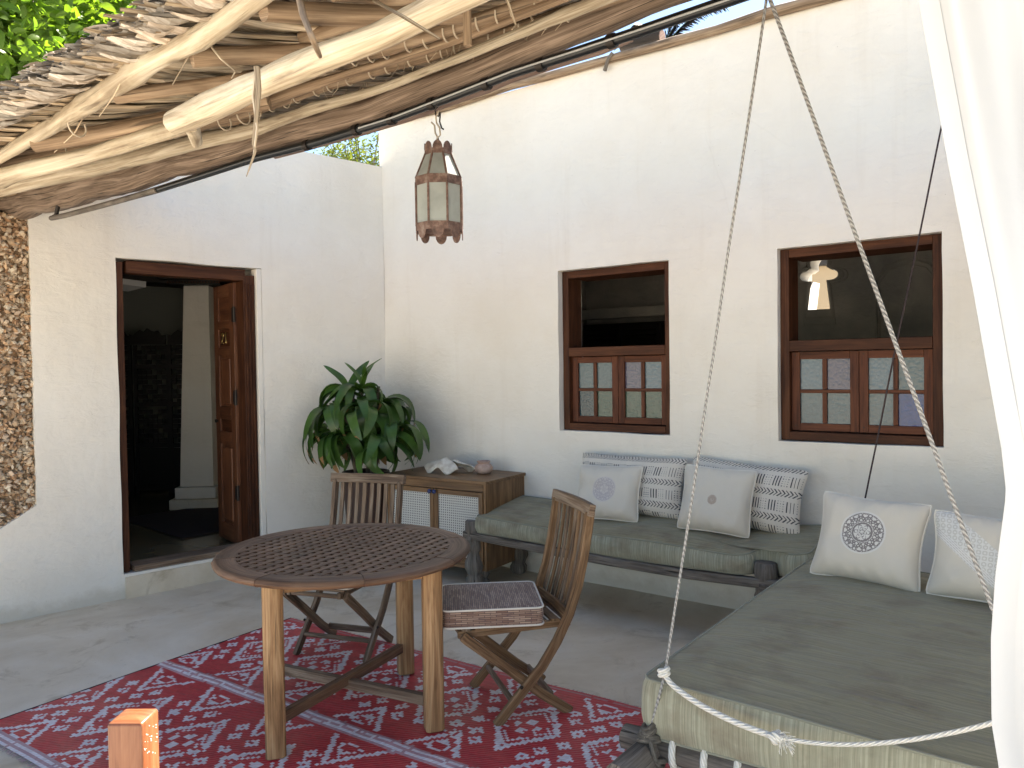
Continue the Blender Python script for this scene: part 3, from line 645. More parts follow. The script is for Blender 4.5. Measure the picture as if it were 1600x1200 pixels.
for pts, r_ in (([(54, 226), (160, 207), (272, 184), (420, 158)], 21), ([(180, 152), (260, 139), (362, 128), (470, 112)], 19), ([(299, 91), (370, 88), (440, 86), (560, 78)], 26), ([(411, 18), (500, 23), (590, 24), (720, 20)], 27), ([(520, -10), (600, -6), (700, -12)], 22)):
    log('rafter', pts, r_, m_pole2, off=-.055, n=14, wob=.12)
log('batten', [(240, 215), (400, 172), (500, 136), (625, 98), (720, 73), (800, 48), (900, 15), (960, -5)], [14,15,16,17,18,19,20,20], m_pole2, off=-.01, n=30, ext=.6)
log('batten', [(380, 120), (470, 105), (560, 86), (680, 55), (800, 14), (860, -8)], [14,16,18,19,20,20], m_pole2, off=-.015, n=30, ext=.6)
log('batten', [(-20, 240), (120, 224), (260, 200), (400, 186)], [13] * 4, m_pole2, off=-.01, n=24)
log('batten', [(470, 60), (600, 22), (700, -10)], [17] * 3, m_pole2, off=-.015, n=18)
# ties: pale loops round the battens
def tie(px, py, r_, off):
    c = RP(px, py, off); d = (RP(px + 12, py - 4, off) - c).normalized(); side_ = d.cross(PN).normalized(); P = []
    d2 = (d + side_ * rnd.uniform(-.15, .15)).normalized()
    for k in range(11):
        a_ = R(-100 + k * 20 + 90 + 180); P.append(c + side_ * math.cos(a_) * r_ * 1.15 + PN * math.sin(a_) * r_ * 1.15 + d * .010 * (k - 5) / 5)
    MB().tube(P, .0028, 5).build('tie', m_twine, roof, smooth=True, world=True)
for x_, y_ in [(405, 171), (425, 164), (443, 158), (464, 150), (494, 139), (515, 132), (545, 122), (580, 111), (607, 103), (643, 92), (668, 86), (693, 80), (712, 75), (740, 66), (765, 58), (790, 50), (815, 42), (850, 32), (885, 20)]: tie(x_ + rnd.uniform(-3, 3), y_, .021, -.01)
for x_, y_ in [(517, 96), (550, 88), (578, 82), (600, 77), (638, 66), (664, 60), (693, 50), (714, 44), (748, 33), (775, 22), (800, 14), (835, 2)]: tie(x_ + rnd.uniform(-3, 3), y_, .023, -.015)
for x_, y_ in [(120, 196), (195, 206), (115, 235), (60, 252), (5, 268), (270, 200), (380, 178), (350, 188)]: tie(x_, y_, .030, -.06)
# thatch leaves
leafmeshes = []
for v in range(8):
    mb = MB(); n_ = 5; wd = rnd.uniform(.009, .016); cv = rnd.uniform(-.03, .02); tw = rnd.uniform(-.5, .5); fold = rnd.uniform(.15, .6); V = []
    for i in range(n_ + 1):
        f = i / n_; w_ = wd * (.75 + .5 * math.sin(math.pi * min(1, f * 1.1))) * (1 if f < .95 else .7); a_ = tw * f
        for q in (-1, 0, 1): V.append(Vector((f, q * w_ * math.cos(a_) + cv * f * f * 1.5, q * w_ * math.sin(a_) + (abs(q) * w_ * fold) + cv * math.sin(f * 3))))
    F = [(i * 3 + q, i * 3 + q + 1, i * 3 + q + 4, i * 3 + q + 3) for i in range(n_) for q in (0, 1)]
    UV = [[(V[k].x * .6, V[k].y + .3 * v) for k in f_] for f_ in F]
    mb.add(V, F, UV, color=(1, 1, 1)); o_ = mb.build('palm_leaf', m_leafdry); me_ = o_.data; bpy.data.objects.remove(o_); leafmeshes.append((me_, V, F, UV))
leaves = []
def add_leaf(u, s, off, length, ang_, tilt):
    d = (Matrix.Rotation(ang_, 3, PN) @ PD); d = (d + PN * tilt).normalized(); y_ = PN.cross(d).normalized(); z_ = d.cross(y_)
    p = plz(u, s, off); m = Matrix(((d.x * length, y_.x, z_.x, p.x), (d.y * length, y_.y, z_.y, p.y), (d.z * length, y_.z, z_.z, p.z), (0, 0, 0, 1)))
    mid = project(p + d * length * .6); vis = 0
    if mid and -40 < mid[0] < 1000 and -40 < mid[1] < 330: vis = length * 1200 / max(.3, (p - EYE).length)
    leaves.append((vis, m, off))
row = 0; s_ = 1.46
while s_ < 2.58:
    u = -5.6
    while u < 2.2:
        fan = .17 * math.sin(u * 8.0 + row * 2.1) + rnd.gauss(0, .09)
        dens = .011
        add_leaf(u, s_ + rnd.uniform(-.02, .02), .004 + min(row, 4) * .018 + rnd.uniform(-.006, .006), rnd.uniform(.50, .62), fan, rnd.uniform(-.01, .07)); u += dens * rnd.uniform(.6, 1.5)
    row += 1; s_ += .16
nvis0 = len(leaves)
for k in range(9):                       # thick cut edge at the eave
    u = -5.6
    while u < 2.2:
        e_ = .90 + .010 * k + rnd.uniform(-.035, .025); L_ = rnd.uniform(.10, .17)
        add_leaf(u, e_ + L_, .008 + k * .0125 + rnd.uniform(-.004, .004), L_, rnd.gauss(0, .10), 0.0); u += rnd.uniform(.008, .022)
order = sorted(range(len(leaves)), key=lambda i: -leaves[i][0] + (0 if i < nvis0 else .001))
lowest = [i for i in order if leaves[i][0] > 0]
# leaves of the first (inner, visible) rows first
lowest.sort(key=lambda i: (leaves[i][2] > .03, -leaves[i][0]))
big = set(lowest[:300]); rest = MB(); rim_ = MB(); inv = MWD[roof.name].inverted(); kk = 0
for i, (vis, m, off) in enumerate(leaves):
    me_, V, F, UV = leafmeshes[i % 8]
    if i in big: inst(me_, 'palm_leaf', roof, inv @ m)
    else:
        lum = rnd.uniform(.30, 1.0); tint = rnd.uniform(.9, 1.0); uo = rnd.uniform(0, 3)
        (rim_ if i >= nvis0 else rest).add([m @ v for v in V], F, [[(a_ + uo, b2 + uo) for a_, b2 in f_] for f_ in UV], color=(lum, lum * tint, lum * tint * tint))
tag(rest.build('thatch', m_leafdry, roof, world=True), kind='stuff')
x = N('bleached_leaf_ends'); at_ = x.n('Attribute', attribute_name='print').outputs['Color']
st = x.noise(x.mp(x.uvm(), (2, 110, 1)), 1, 3, .6)
m_bleach = x.done(x.mix(1, x.ramp(st, [(.36, (.42, .36, .29)), (.5, (.66, .60, .52)), (.64, (.84, .80, .73))]), at_, 'MULTIPLY'), .6, x.bump(st, .4, .002))
tag(rim_.build('eave_thatch', m_bleach, roof, world=True), kind='stuff')
# outer layer that keeps the sun out: coarse mat of leaf bundles on top
oc = MB(); nu, ns = 90, 22; Vv = []
for j in range(ns + 1):
    for i in range(nu + 1):
        u = -5.7 + 8 * i / nu; s2 = 1.16 + 1.40 * j / ns; Vv.append(plz(u, s2, .15 - .045 * min(1, max(0, s2 - 1.3) * 2) + .02 * noise.noise(Vector((u * 6, s2 * 6, 0)))))
oc.add(Vv, [(j * (nu + 1) + i, j * (nu + 1) + i + 1, (j + 1) * (nu + 1) + i + 1, (j + 1) * (nu + 1) + i) for j in range(ns) for i in range(nu)], color=(.5, .45, .4))
tag(oc.build('outer_thatch', m_leafdry, roof, world=True), kind='stuff')
# strands hanging out of the thatch
def strand(pts, r_, m=m_leafdry, off=-.2, name='hanging_strand'):
    P = [RP(x_, y_, -.02 + (off + .02) * min(1, .35 + i_ / max(1, len(pts) - 1)) * (1 if i_ else 0)) for i_, (x_, y_) in enumerate(pts)]; Q = []
    for i in range(len(P) - 1):
        for k in range(5): Q.append(P[i].lerp(P[i + 1], k / 5))
    Q.append(P[-1]); MB().tube(Q, [r_ * (1 - .5 * i / len(Q)) for i in range(len(Q))], 6, color=(1, 1, 1)).build(name, m, roof, smooth=True, world=True)
strand([(464, -20), (474, 25), (488, 60), (500, 88)], .008, m_pole2, -.22, 'broken_stick')
P0 = RP(729, -10, -.05); MB().tube([P0, SP(730, 30, SX.dot(P0)), SP(731, 72, SX.dot(P0))], .010, 6).build('dangling_stick', m_pole2, roof, smooth=True, world=True)
P0 = RP(401, 105, -.17); sC = SX.dot(P0)
MB().tube([P0, SP(404, 140, sC), SP(400, 190, sC), SP(396, 225, sC), SP(399, 236, sC), SP(390, 262, sC), SP(385, 276, sC)], [.007, .006, .005, .004, .003, .002, .001], 5, color=(1, 1, 1)).build('hanging_strand', m_leafdry, roof, smooth=True, world=True)
P0 = RP(401, 105, -.17); MB().tube([P0, SP(396, 150, sC), SP(402, 200, sC), SP(396, 245, sC)], [.005, .004, .003, .002], 5, color=(1, 1, 1)).build('hanging_strand', m_leafdry, roof, smooth=True, world=True)
strand([(572, -6), (630, 26), (686, 60)], .004, m_leafdry, -.24)
strand([(322, 62), (345, 92), (368, 112), (362, 122)], .003, m_twine, -.1); strand([(790, -8), (806, 40), (800, 46)], .004, m_leafdry, -.1)
for _ in range(34):
    x_ = rnd.uniform(380, 900); y_ = 175 - (x_ - 400) * .30 + rnd.uniform(-25, 12); strand([(x_, y_), (x_ + rnd.uniform(-8, 8), y_ + rnd.uniform(6, 15)), (x_ + rnd.uniform(-12, 12), y_ + rnd.uniform(12, 24))], .0016, m_leafdry, -.04)
for y_, (xa, xb) in ((120, (165, 190)), (176, (95, 130)), (70, (280, 300))):
    strand([(xb + 8, y_ - 8), (xb - 12, y_ + 30), (xa - 10, y_ + 62)], .0028, m_leafdry, -.075)

# pipe, highlight line and lath fixed along the beam
t = thing('black_pipe', 'black pipe running under the log beam with a bent rusty end at the left', 'pipe', T(*W(-2.5, 1.97, 2.47)))
pp = [SP(x_, y_, 1.97) for x_, y_ in [(90, 339), (160, 321), (245, 297), (320, 273), (400, 247), (500, 221), (600, 190), (700, 153), (800, 114), (900, 82), (1000, 49), (1150, -3), (1400, -90)]]
MB().tube(pp, [.013] * 2 + [.016] * 11, 10).build('pipe', m_black, t, smooth=True, world=True)
MB().tube([SP(82, 340, 1.97), SP(88, 336, 1.97), SP(91, 320, 1.97)], .012, 8).build('bent_end', m_iron, t, smooth=True, world=True)
MB().tube([SP(80, 341, 1.97), SP(100, 337, 1.965), SP(160, 321, 1.962), SP(245, 297, 1.962)], .0145, 10).build('rusty_sleeve', wood('rusty_sleeve', (.07, .06, .05), (.16, .14, .12), (.25, .22, .19), .6, 20, 4, .3), t, smooth=True, world=True)
for x_, y_ in [(480, 227), (557, 203), (612, 186), (675, 162), (760, 131), (845, 101), (956, 64)]:
    c = SP(x_, y_, 1.97); MB().tube([c - UX * .012, c + UX * .012], .021, 10).build('pipe_clip', m_iron, t, smooth=True, world=True)
c_ = thing('pipe_highlight', 'thin pale line added along the black pipe as its highlight', 'highlight', T(*W(-1.5, 1.94, 2.49)))  # thin pale tube added as the highlight along the pipe
MB().tube([SP(x_, y_ - 2, 1.945) for x_, y_ in [(560, 202), (612, 186), (700, 152), (800, 113), (900, 81), (1000, 48), (1100, 14), (1200, -20)]], .0032, 6).build('highlight', plain('pale_highlight', (.42, .43, .43), .4), c_, smooth=True, world=True)
lt = MB().tube([SP(x_, y_, 2.12) for x_, y_ in [(430, 243), (480, 230), (560, 208), (640, 184), (700, 161), (760, 142), (800, 124), (875, 100), (940, 80), (988, 61)]], [.016, .015, .016, .014, .014, .012, .012, .011, .010, .008], 8, wob=.2)
tag(lt.build('lath_pole', m_pink, smooth=True), 'thin pinkish lath pole showing just below the black pipe', 'pole')

# pole along the wall top, stump, small bracket
wp = [SP(x_, y_, SW - .03) for x_, y_ in [(623, 187), (700, 167), (800, 134), (860, 118), (950, 93), (1050, 66), (1120, 47), (1200, 21), (1300, -5), (1450, -48)]]
tag(MB().tube(wp, [.030, .032, .030, .032, .028, .032, .030, .036, .032, .032], 10, wob=.15).build('edge_pole', m_pole2, smooth=True), 'long brown pole lying along the top edge of the window wall', 'pole')
a_ = SP(972, 70, SW + .05); b2 = SP(1034, 57, SW + .05)
t = thing('log_stump', 'short dark log with a pale sawn end on top of the wall under the palm', 'log', T(*a_))
MB().tube([a_, a_.lerp(b2, .5), b2], [.052, .050, .046], 12, wob=.2).build('log_body', plain('charred_bark', (.035, .028, .024), .95), t, smooth=True, world=True)
MB().tube([b2 + (b2 - a_).normalized() * .001, b2 + (b2 - a_).normalized() * .006], .043, 12).build('sawn_end', m_pink, t, world=True)
MB().tube([SP(957, 82, SW - .07), SP(950, 92, SW - .075), SP(948, 100, SW - .05), SP(945, 110, SW - .03)], [.012, .012, .014, .016], 6).build('wall_peg', m_old, None, smooth=True)
tag(bpy.data.objects['wall_peg'], 'small dark wire-bound peg hooked over the pole on the wall top', 'peg')

# ------------------------------------------------------------------ lantern
LC = SP(685, 236, 1.97); zt, zb = LC.z, SP(685, 372, 1.97).z
t = thing('hanging_lantern', 'octagonal rusty copper lantern with cloudy glass panes hanging from the beam', 'lantern', T(LC.x, LC.y, 0) @ RZ(R(-37.4 + 22.5 - 6)))
r1, r0 = .083, .046; Hh = zt - zb; zs = zt - .095; z2 = zs - .030; z3 = zb + .045; z4 = zb + .018
def ring(z_a, z_b, ra, rb, th=.004): 
    m = MB()
    m.lathe([(ra, z_a), (rb, z_b)], seg=8, cap=False); m.lathe([(rb - th, z_b), (ra - th, z_a)], seg=8, cap=False)
    m.lathe([(rb, z_b), (rb - th, z_b)], seg=8, cap=False); m.lathe([(ra - th, z_a), (ra, z_a)], seg=8, cap=False); return m
ring(z2, zs, r1 + .003, r1 + .002).build('shoulder_band', m_copper, t); ring(z4, z3, r1 + .003, r1 + .003).build('base_band', m_copper, t)
cr = ring(zt - .018, zt, r0 + .004, r0 + .004).build('crown_band', m_copper, t)
def pt(r_, k, z): a_ = 2 * math.pi * k / 8; return Vector((r_ * math.cos(a_), r_ * math.sin(a_), z))
for k in range(8):
    MB().tube([pt(r1, k, z3 - .01), pt(r1, k, z2 + .01)], .0042, 6).build('corner_bar', m_copper, t)
    MB().tube([pt(r1, k, zs - .006), pt(r0, k, zt - .012)], .0042, 6).build('roof_bar', m_copper, t)
    a_, b2 = pt(r1 - .003, k, 0), pt(r1 - .003, k + 1, 0); a3, b3 = pt(r0, k, 0), pt(r0, k + 1, 0); nrm = ((a_ + b2) / 2).normalized() * .0015
    def slab(P, name, m):
        V = [p + nrm for p in P] + [p - nrm for p in P]
        return MB().add(V, [(0, 1, 2, 3), (7, 6, 5, 4), (0, 4, 5, 1), (1, 5, 6, 2), (2, 6, 7, 3), (3, 7, 4, 0)]).build(name, m, t)
    zz = Vector((0, 0, 1)); slab([a_ + zz * z3, b2 + zz * z3, b2 + zz * z2, a_ + zz * z2], 'glass_pane', m_lglass)
    slab([a_ + zz * zs, b2 + zz * zs, b3 + zz * (zt - .015), a3 + zz * (zt - .015)], 'sloping_pane', m_lglass)
    for (rr_, zc, up, hw, hh, nm) in ((r0 + .004, zt, 1, .017, .026, 'crown_scallop'), (r1 + .002, z4, -1, .02, .028, 'base_scallop')):
        c = (pt(rr_, k, 0) + pt(rr_, k + 1, 0)) / 2; tdir = (pt(1, k + 1, 0) - pt(1, k, 0)).normalized(); nn = c.normalized() * .0015
        P = [c + tdir * hw * math.cos(a5) + zz * (zc + up * hh * math.sin(a5)) for a5 in [math.pi * q / 8 for q in range(9)]]
        V = [p + nn for p in P] + [p - nn for p in P]; n9 = 9
        MB().add(V, [tuple(range(9)), tuple(range(17, 8, -1))] + [(i, i + 9, (i + 1) % 9 + 9, (i + 1) % 9) for i in range(9)]).build(nm, m_copper, t)
MB().lathe([(.0, z4 + .004), (r1 - .004, z4 + .004), (r1 - .004, z4 + .008), (0, z4 + .008)][1:3], seg=8).build('base_plate', m_copper, t)
s9 = 1.97
def hk(pts, r_, m, nm): MB().tube([SP(x_, y_, s9 + d_) for x_, y_, d_ in pts], r_, 6).build(nm, m, t, smooth=True, world=True)
hk([(683, 163, -.02), (680, 172, -.02), (681, 180, 0), (685, 182, 0), (687, 176, .01)], .0028, m_iron, 'beam_hook')
hk([(686, 173, 0), (681, 182, 0), (682, 192, 0), (687, 200, 0), (688, 211, 0), (684, 215, 0), (680, 208, 0), (679, 196, 0), (674, 191, 0)], .0030, plain('pale_wire', (.42, .36, .27), .5), 'wire_hook')
hk([(688, 176, 0), (687, 190, 0), (690, 200, 0), (693, 202, 0)], .0028, m_iron, 'wire_end')
hk([(684, 214, 0), (682, 225, 0), (681, 242, 0)], .0045, plain('pale_wire_2', (.46, .42, .35), .6), 'hanger'); hk([(684, 214, 0), (686, 225, 0), (687, 242, 0)], .0028, m_iron, 'hanger')

# ------------------------------------------------------------------ woven mat (flat print, made of its own small weave cells)
RA = Vector((-.5615, -.8275, 0)); RB = Vector((.8275, -.5615, 0)); R0 = Vector((-1.403, 4.775, 0))
RED = (.52, .020, .034); RED2 = (.45, .017, .030); WHT = (.76, .74, .78)
CELL = .0145; NA = 120; NB = 205
def star(i, j):      # 5x5 cell flower with a hole
    return 1 <= abs(i) + abs(j) <= 2 and not (i == 0 and j == 0)
def cellcol(i, j):
    a_ = i * CELL; b2 = j * CELL
    if i >= NA - 4: return WHT if i % 2 else (.45, .30, .33)
    if i < 3: return (.42, .16, .18) if (i == 1) else RED
    if 57 <= i <= 61: return WHT if i in (58, 60) else (.50, .30, .33)
    ci = 29 if i < 56 else 90; ph = 5 if i < 56 else -15
    per = 30; jj = (j - ph) % per; dj = jj - per / 2 ; di = i - ci
    k = abs(di) / 16.5 + abs(dj) / 11.5
    if .80 < k < 1.0: return WHT
    if .60 < k < .73 and (i + j) % 2: return WHT
    if k < .62:
        if (2 <= abs(di) <= 4 and abs(dj) < 1.9) or (2 <= abs(dj) - .5 <= 4 and abs(di) < 1.9): return WHT if (abs(di) > 1 or abs(dj) > 1.5) else RED
        return RED
    # half figures at the panel edges between the diamonds
    dj2 = min(jj, per - jj); de = 27 - abs(di)
    k2 = de / 15.0 + dj2 / 10.5
    if de >= 0 and k2 < 1.0:
        if k2 > .80: return WHT
        if k2 < .62 and (de // 3 + int(dj2) // 3) % 2 == 0 and de > 1: return WHT
        return RED
    if de < 0: return RED
    # star rows following the diamond sides
    for sa in (-1, 1):
        for sb in (-1, 1):
            for q in range(3):
                ca = round(sa * (4 + 5.6 * q)); cb = round(sb * (14.6 - 3.3 * q))
                if q == 0 and False: continue
                x_ = int(di - ca); y_ = int(math.floor(dj - cb + .5))
                if abs(x_) <= 2 and abs(y_) <= 2 and star(x_, y_): return WHT
    return RED if (i + j // 7) % 5 else RED2
mt = thing('woven_floor_mat', 'large red and white woven plastic mat under the table and chairs', 'mat', Matrix(((RA.x, RB.x, 0, R0.x), (RA.y, RB.y, 0, R0.y), (0, 0, 1, 0), (0, 0, 0, 1))) )
mt.matrix_world = T(R0.x, R0.y, 0) @ RZ(math.atan2(RB.y, RB.x)); MWD[mt.name] = mt.matrix_world.copy()
# local x along the length (B), local y = -A direction
mm = MB(); V = []
for i in range(NA + 1):
    for j in range(NB + 1):
        a_ = i * CELL; b2 = j * CELL; e = .004 * noise.noise(Vector((a_ * 3, b2 * 3, 1))) + .003 * noise.noise(Vector((a_ * 11, b2 * 5, 4)))
        e += .006 * math.exp(-((i - 58.5) / 2.5) ** 2) * (1 + noise.noise(Vector((0, b2 * 7, 2))))
        wob = .006 * noise.noise(Vector((b2 * 2.2, 0, 7))) * (1 if i < 3 or i > NA - 4 else .4)
        V.append((b2, -a_ + wob, .008 + max(-.004, e)))
F = []; UV = []
for i in range(NA):
    for j in range(NB):
        k = i * (NB + 1) + j; mm.f.append([k + NB + 1, k + NB + 2, k + 1, k]); mm.uv.append([(j * CELL, (i + 1) * CELL), ((j + 1) * CELL, (i + 1) * CELL), ((j + 1) * CELL, i * CELL), (j * CELL, i * CELL)])
        c_ = cellcol(i, j) if rnd.random() > .12 else cellcol(min(NA - 1, max(0, i + rnd.choice((-1, 0, 1)))), j + rnd.choice((-1, 1))); q = rnd.uniform(.86, 1.08); mm.c.append(tuple(x_ * q for x_ in c_))
mm.v = [Vector(p) for p in V]; mm.build('mat_weave', m_mat, mt)
MB().tube([(-.004, 0, .006), (-.004, -.9, .007), (-.004, -1.74, .006)], .004, 6).build('edge_binding', m_black, mt, smooth=True)
fr_ = MB()
for k in range(420):
    b2 = rnd.uniform(0, NB * CELL); fr_.sweep([(b2, 0, .006), (b2 + rnd.uniform(-.01, .01), .012 + rnd.random() * .012, .003)], .0018, .0008, (1, 0, 0))
    fr_.sweep([(b2, -NA * CELL, .006), (b2 + rnd.uniform(-.01, .01), -NA * CELL - .012 - rnd.random() * .012, .003)], .0018, .0008, (1, 0, 0))
tag(fr_.build('fringe', fabric('mat_fringe', (.42, .27, .29)), mt), kind='stuff')

# ------------------------------------------------------------------ round table
TR = .565; ta = math.atan2(.21, .625)
t = thing('round_table', 'round weathered teak table with a lattice top and four square legs', 'table', T(-.768, 3.47, 0) @ RZ(ta))
for sx in (-1, 1):
    for sy in (-1, 1):
        c = .040; k = .012; poly = [(-c + k, -c), (c - k, -c), (c, -c + k), (c, c - k), (c - k, c), (-c + k, c), (-c, c - k), (-c, -c + k)]
        MB().prism([(sx * .325 + x_, sy * .325 + y_) for x_, y_ in poly], .012, .712).build('leg', m_leg, t, bevel=.003)
def diag(a_, b2, z, nm): MB().bar(Vector((*a_, z)), Vector((*b2, z)), .034, .052, (0, 0, 1)).build(nm, m_teakgrey, t, bevel=.004)
MB().sweep([(-.295, .295, .130), (.295, -.295, .130)], .046, .034, (0, 0, 1)).build('stretcher', m_teakgrey, t, bevel=.004)
MB().sweep([(-.295, -.295, .150), (.295, .295, .150)], .046, .034, (0, 0, 1)).build('stretcher', m_top, t, bevel=.004)
for y_ in (-.325, .325): MB().box((0, y_, .690), (.565, .028, .05)).build('apron', m_leg, t, bevel=.003)
for x_ in (-.325, .325): MB().box((x_, 0, .690), (.028, .565, .05)).build('apron', m_leg, t, bevel=.003)
ns = 8
for q in range(ns):
    a0 = 2 * math.pi * q / ns + .02; a1 = 2 * math.pi * (q + 1) / ns + .018; pr = [(.468, .716), (.468, .746), (.476, .750), (.548, .750), (.562, .745), (.568, .733), (.562, .722), (.548, .716)]; n_ = 9; V = []; F = []; UV = []
    np_ = len(pr)
    for i in range(n_):
        a_ = a0 + (a1 - a0) * i / (n_ - 1)
        for r_, z in pr: V.append((r_ * math.cos(a_), r_ * math.sin(a_), z))
    ro = rnd.uniform(0, 9)
    for i in range(n_ - 1):
        for j in range(np_):
            j2 = (j + 1) % np_; F.append((i * np_ + j, i * np_ + j2, (i + 1) * np_ + j2, (i + 1) * np_ + j)); l0, l1 = i * .05, (i + 1) * .05
            rv0, rv1 = pr[j][0] + pr[j][1], pr[j2][0] + pr[j2][1]; UV.append([(l0 + ro, rv0), (l0 + ro, rv1), (l1 + ro, rv1), (l1 + ro, rv0)])
    F += [tuple(range(np_)), tuple(range((n_ - 1) * np_, n_ * np_))[::-1]]; UV += [[(0, .01 * j) for j in range(np_)]] * 2
    MB().add(V, F, UV).build('rim_segment', m_top, t, smooth=False, bevel=.0015)
for lay, (zt_, dz) in enumerate(((.7485, .0), (.7470, .0))):
    for k in range(-9, 10):
        o_ = k * .0495; 
        if abs(o_) > .455: continue
        L_ = math.sqrt(.474 ** 2 - o_ ** 2); d = Vector((math.cos(R(45 + 90 * lay)), math.sin(R(45 + 90 * lay)), 0)); nv = Vector((-d.y, d.x, 0))
        c = nv * o_; MB().sweep([c - d * L_ + Vector((0, 0, zt_ - .011)), c + d * L_ + Vector((0, 0, zt_ - .011))], .022, .029, (0, 0, 1)).build('lattice_slat', m_top, t)

# ------------------------------------------------------------------ folding chairs
def make_chair(label, m, mA, mB):
    t = thing('folding_chair', label, 'chair', m, 'folding teak chairs at the round table')
    prof = [(-.285, .905), (-.272, .82), (-.250, .70), (-.222, .58), (-.180, .46), (-.120, .345), (-.045, .235), (.03, .155), (.10, .08), (.165, .008)]
    tp = [.8, .85, .95, 1, 1.05, 1.05, 1.05, 1.05, 1.1, 1.3]
    for sy in (-1, 1):
        MB().sweep([(x_, sy * .212, z) for x_, z in prof], .025, .042, (0, 1, 0), taper=None).build('back_post', mA, t, bevel=.005)
        MB().sweep([(.300, sy * .183, .405), (.28, sy * .183, .385), (.12, sy * .183, .255), (-.05, sy * .183, .11), (-.19, sy * .183, .008)], .025, .044, (0, 1, 0)).build('cross_leg', mA, t, bevel=.006)
        MB().lathe([(.008, 0), (.008, .006), (.004, .009)], c=(.052, sy * .2245, .165), seg=10, m=(RX(R(-90 * sy))).to_3x3()).build('bolt', m_iron, t, smooth=True)
        MB().sweep([(.315, sy * .150, .402), (-.205, sy * .150, .402)], .022, .032, (0, 1, 0)).build('seat_rail', mA, t, bevel=.003)
    MB().tube([(.088, -.2, .10), (.088, .2, .10)], .013, 10).build('front_stretcher', mB, t, smooth=True)
    MB().sweep([(-.108, -.17, .085), (-.108, .17, .085)], .035, .016, (0, 0, 1)).build('rear_stretcher', mB, t, bevel=.003)
    MB().tube([(.295, -.165, .395), (.295, .165, .395)], .012, 10).build('pivot_rod', mB, t, smooth=True)
    # curved top rail and lower rail
    MB().sweep([(-.283 - .016 * (1 - (y_ / .24) ** 2), y_, .915) for y_ in [-.242, -.16, -.08, 0, .08, .16, .242]], .055, .030, (-.2, 0, 1)).build('top_rail', mB, t, bevel=.004)
    MB().sweep([(-.176, -.198, .452), (-.185, 0, .452), (-.176, .198, .452)], .04, .02, (-.35, 0, .9)).build('lower_rail', mA, t, bevel=.003)
    for k in range(8):
        y_ = -.165 + k * .0471; cv = .016 * (1 - (y_ / .2) ** 2)
        MB().sweep([(x_ - cv - .002, y_, z) for x_, z in ((-.278, .888), (-.270, .82), (-.250, .70), (-.222, .58), (-.186, .46))], .024, .011, (0, 1, 0)).build('back_slat', mA if k % 2 else mB, t, bevel=.002)
    for k in range(9):
        x_ = -.185 + k * .058; MB().sweep([(x_, -.172, .424), (x_, .172, .424)], .040, .012, (1, 0, 0)).build('seat_slat', mA if k % 2 else mB, t, bevel=.002)
    return t
C1 = T(-.945, 4.235, 0) @ RZ(R(-108)); C2 = T(.006, 3.54, 0) @ RZ(R(197))
ch1 = make_chair('greyed folding teak chair facing the camera behind the round table', C1, m_teakgrey, m_teakgrey)
ch2 = make_chair('warm brown folding teak chair right of the round table, seen side on', C2, m_teak, m_teakgrey)
def cushion(m, label, L_, W_, tilt=0):
    t = thing('seat_cushion', label, 'cushion', m, 'seat cushions on the folding chairs'); h = .075; n_ = 12; V = []; F = []; UV = []
    # rounded box as rings: bottom to top
    def rr(x_, y_, r_=.03):
        P = []
        for (cx, cy, a0) in ((x_ - r_, y_ - r_, 0), (-x_ + r_, y_ - r_, 90), (-x_ + r_, -y_ + r_, 180), (x_ - r_, -y_ + r_, 270)):
            for k in range(5): a_ = R(a0 + k * 22.5); P.append((cx + r_ * math.cos(a_), cy + r_ * math.sin(a_)))
        return P
    top = rr(L_ / 2, W_ / 2); n_ = len(top); zs_ = [(0, 1.0), (.5, 1.012), (1, 1.0)]
    sd_ = MB(); Ls = [0]
    for i in range(n_): Ls.append(Ls[-1] + math.dist(top[i], top[(i + 1) % n_]))
    for f, k in zs_:
        for x_, y_ in top: V.append((x_ * k, y_ * k, h * f))
    for q in range(2):
        for i in range(n_):
            j = (i + 1) % n_; F.append((q * n_ + i, q * n_ + j, (q + 1) * n_ + j, (q + 1) * n_ + i)); UV.append([(Ls[i], zs_[q][0] * h), (Ls[i + 1], zs_[q][0] * h), (Ls[i + 1], zs_[q + 1][0] * h), (Ls[i], zs_[q + 1][0] * h)])
    sd_.add(V, F, UV).build('side_band', m_cush, t, smooth=True)
    for z, up, nm in ((h, 1, 'top_panel'), (0, -1, 'bottom_panel')):
        g_ = MB(); K = 8; V = []; F = []; UV = []
        for q in range(K + 1):
            f = q / K
            for x_, y_ in top: V.append((x_ * f, y_ * f, z + up * .010 * (1 - f ** 3) + (.003 * noise.noise(Vector((x_ * f * 9, y_ * f * 9, z))) if q < K else 0)))
        for q in range(K):
            for i in range(n_):
                j = (i + 1) % n_; f_ = (q * n_ + i, (q + 1) * n_ + i, (q + 1) * n_ + j, q * n_ + j); F.append(f_ if up > 0 else f_[::-1]); UV.append([(V[k][1] + .5, V[k][0] + .5) for k in F[-1]])
        g_.add(V, F, UV).build(nm, m_cush, t, smooth=True)
        MB().tube([(x_ * 1.006, y_ * 1.006, z) for x_, y_ in top], .0042, 6, closed=True).build('piping', m_white, t, smooth=True)
    return t
cushion(C2 @ T(.125, .0, .436) @ RZ(R(-12)), 'brown woven-pattern cushion with white piping on the side-on chair', .44, .41)
cushion(C1 @ T(.085, .0, .436), 'brown woven-pattern cushion half hidden under the table on the rear chair', .42, .40)

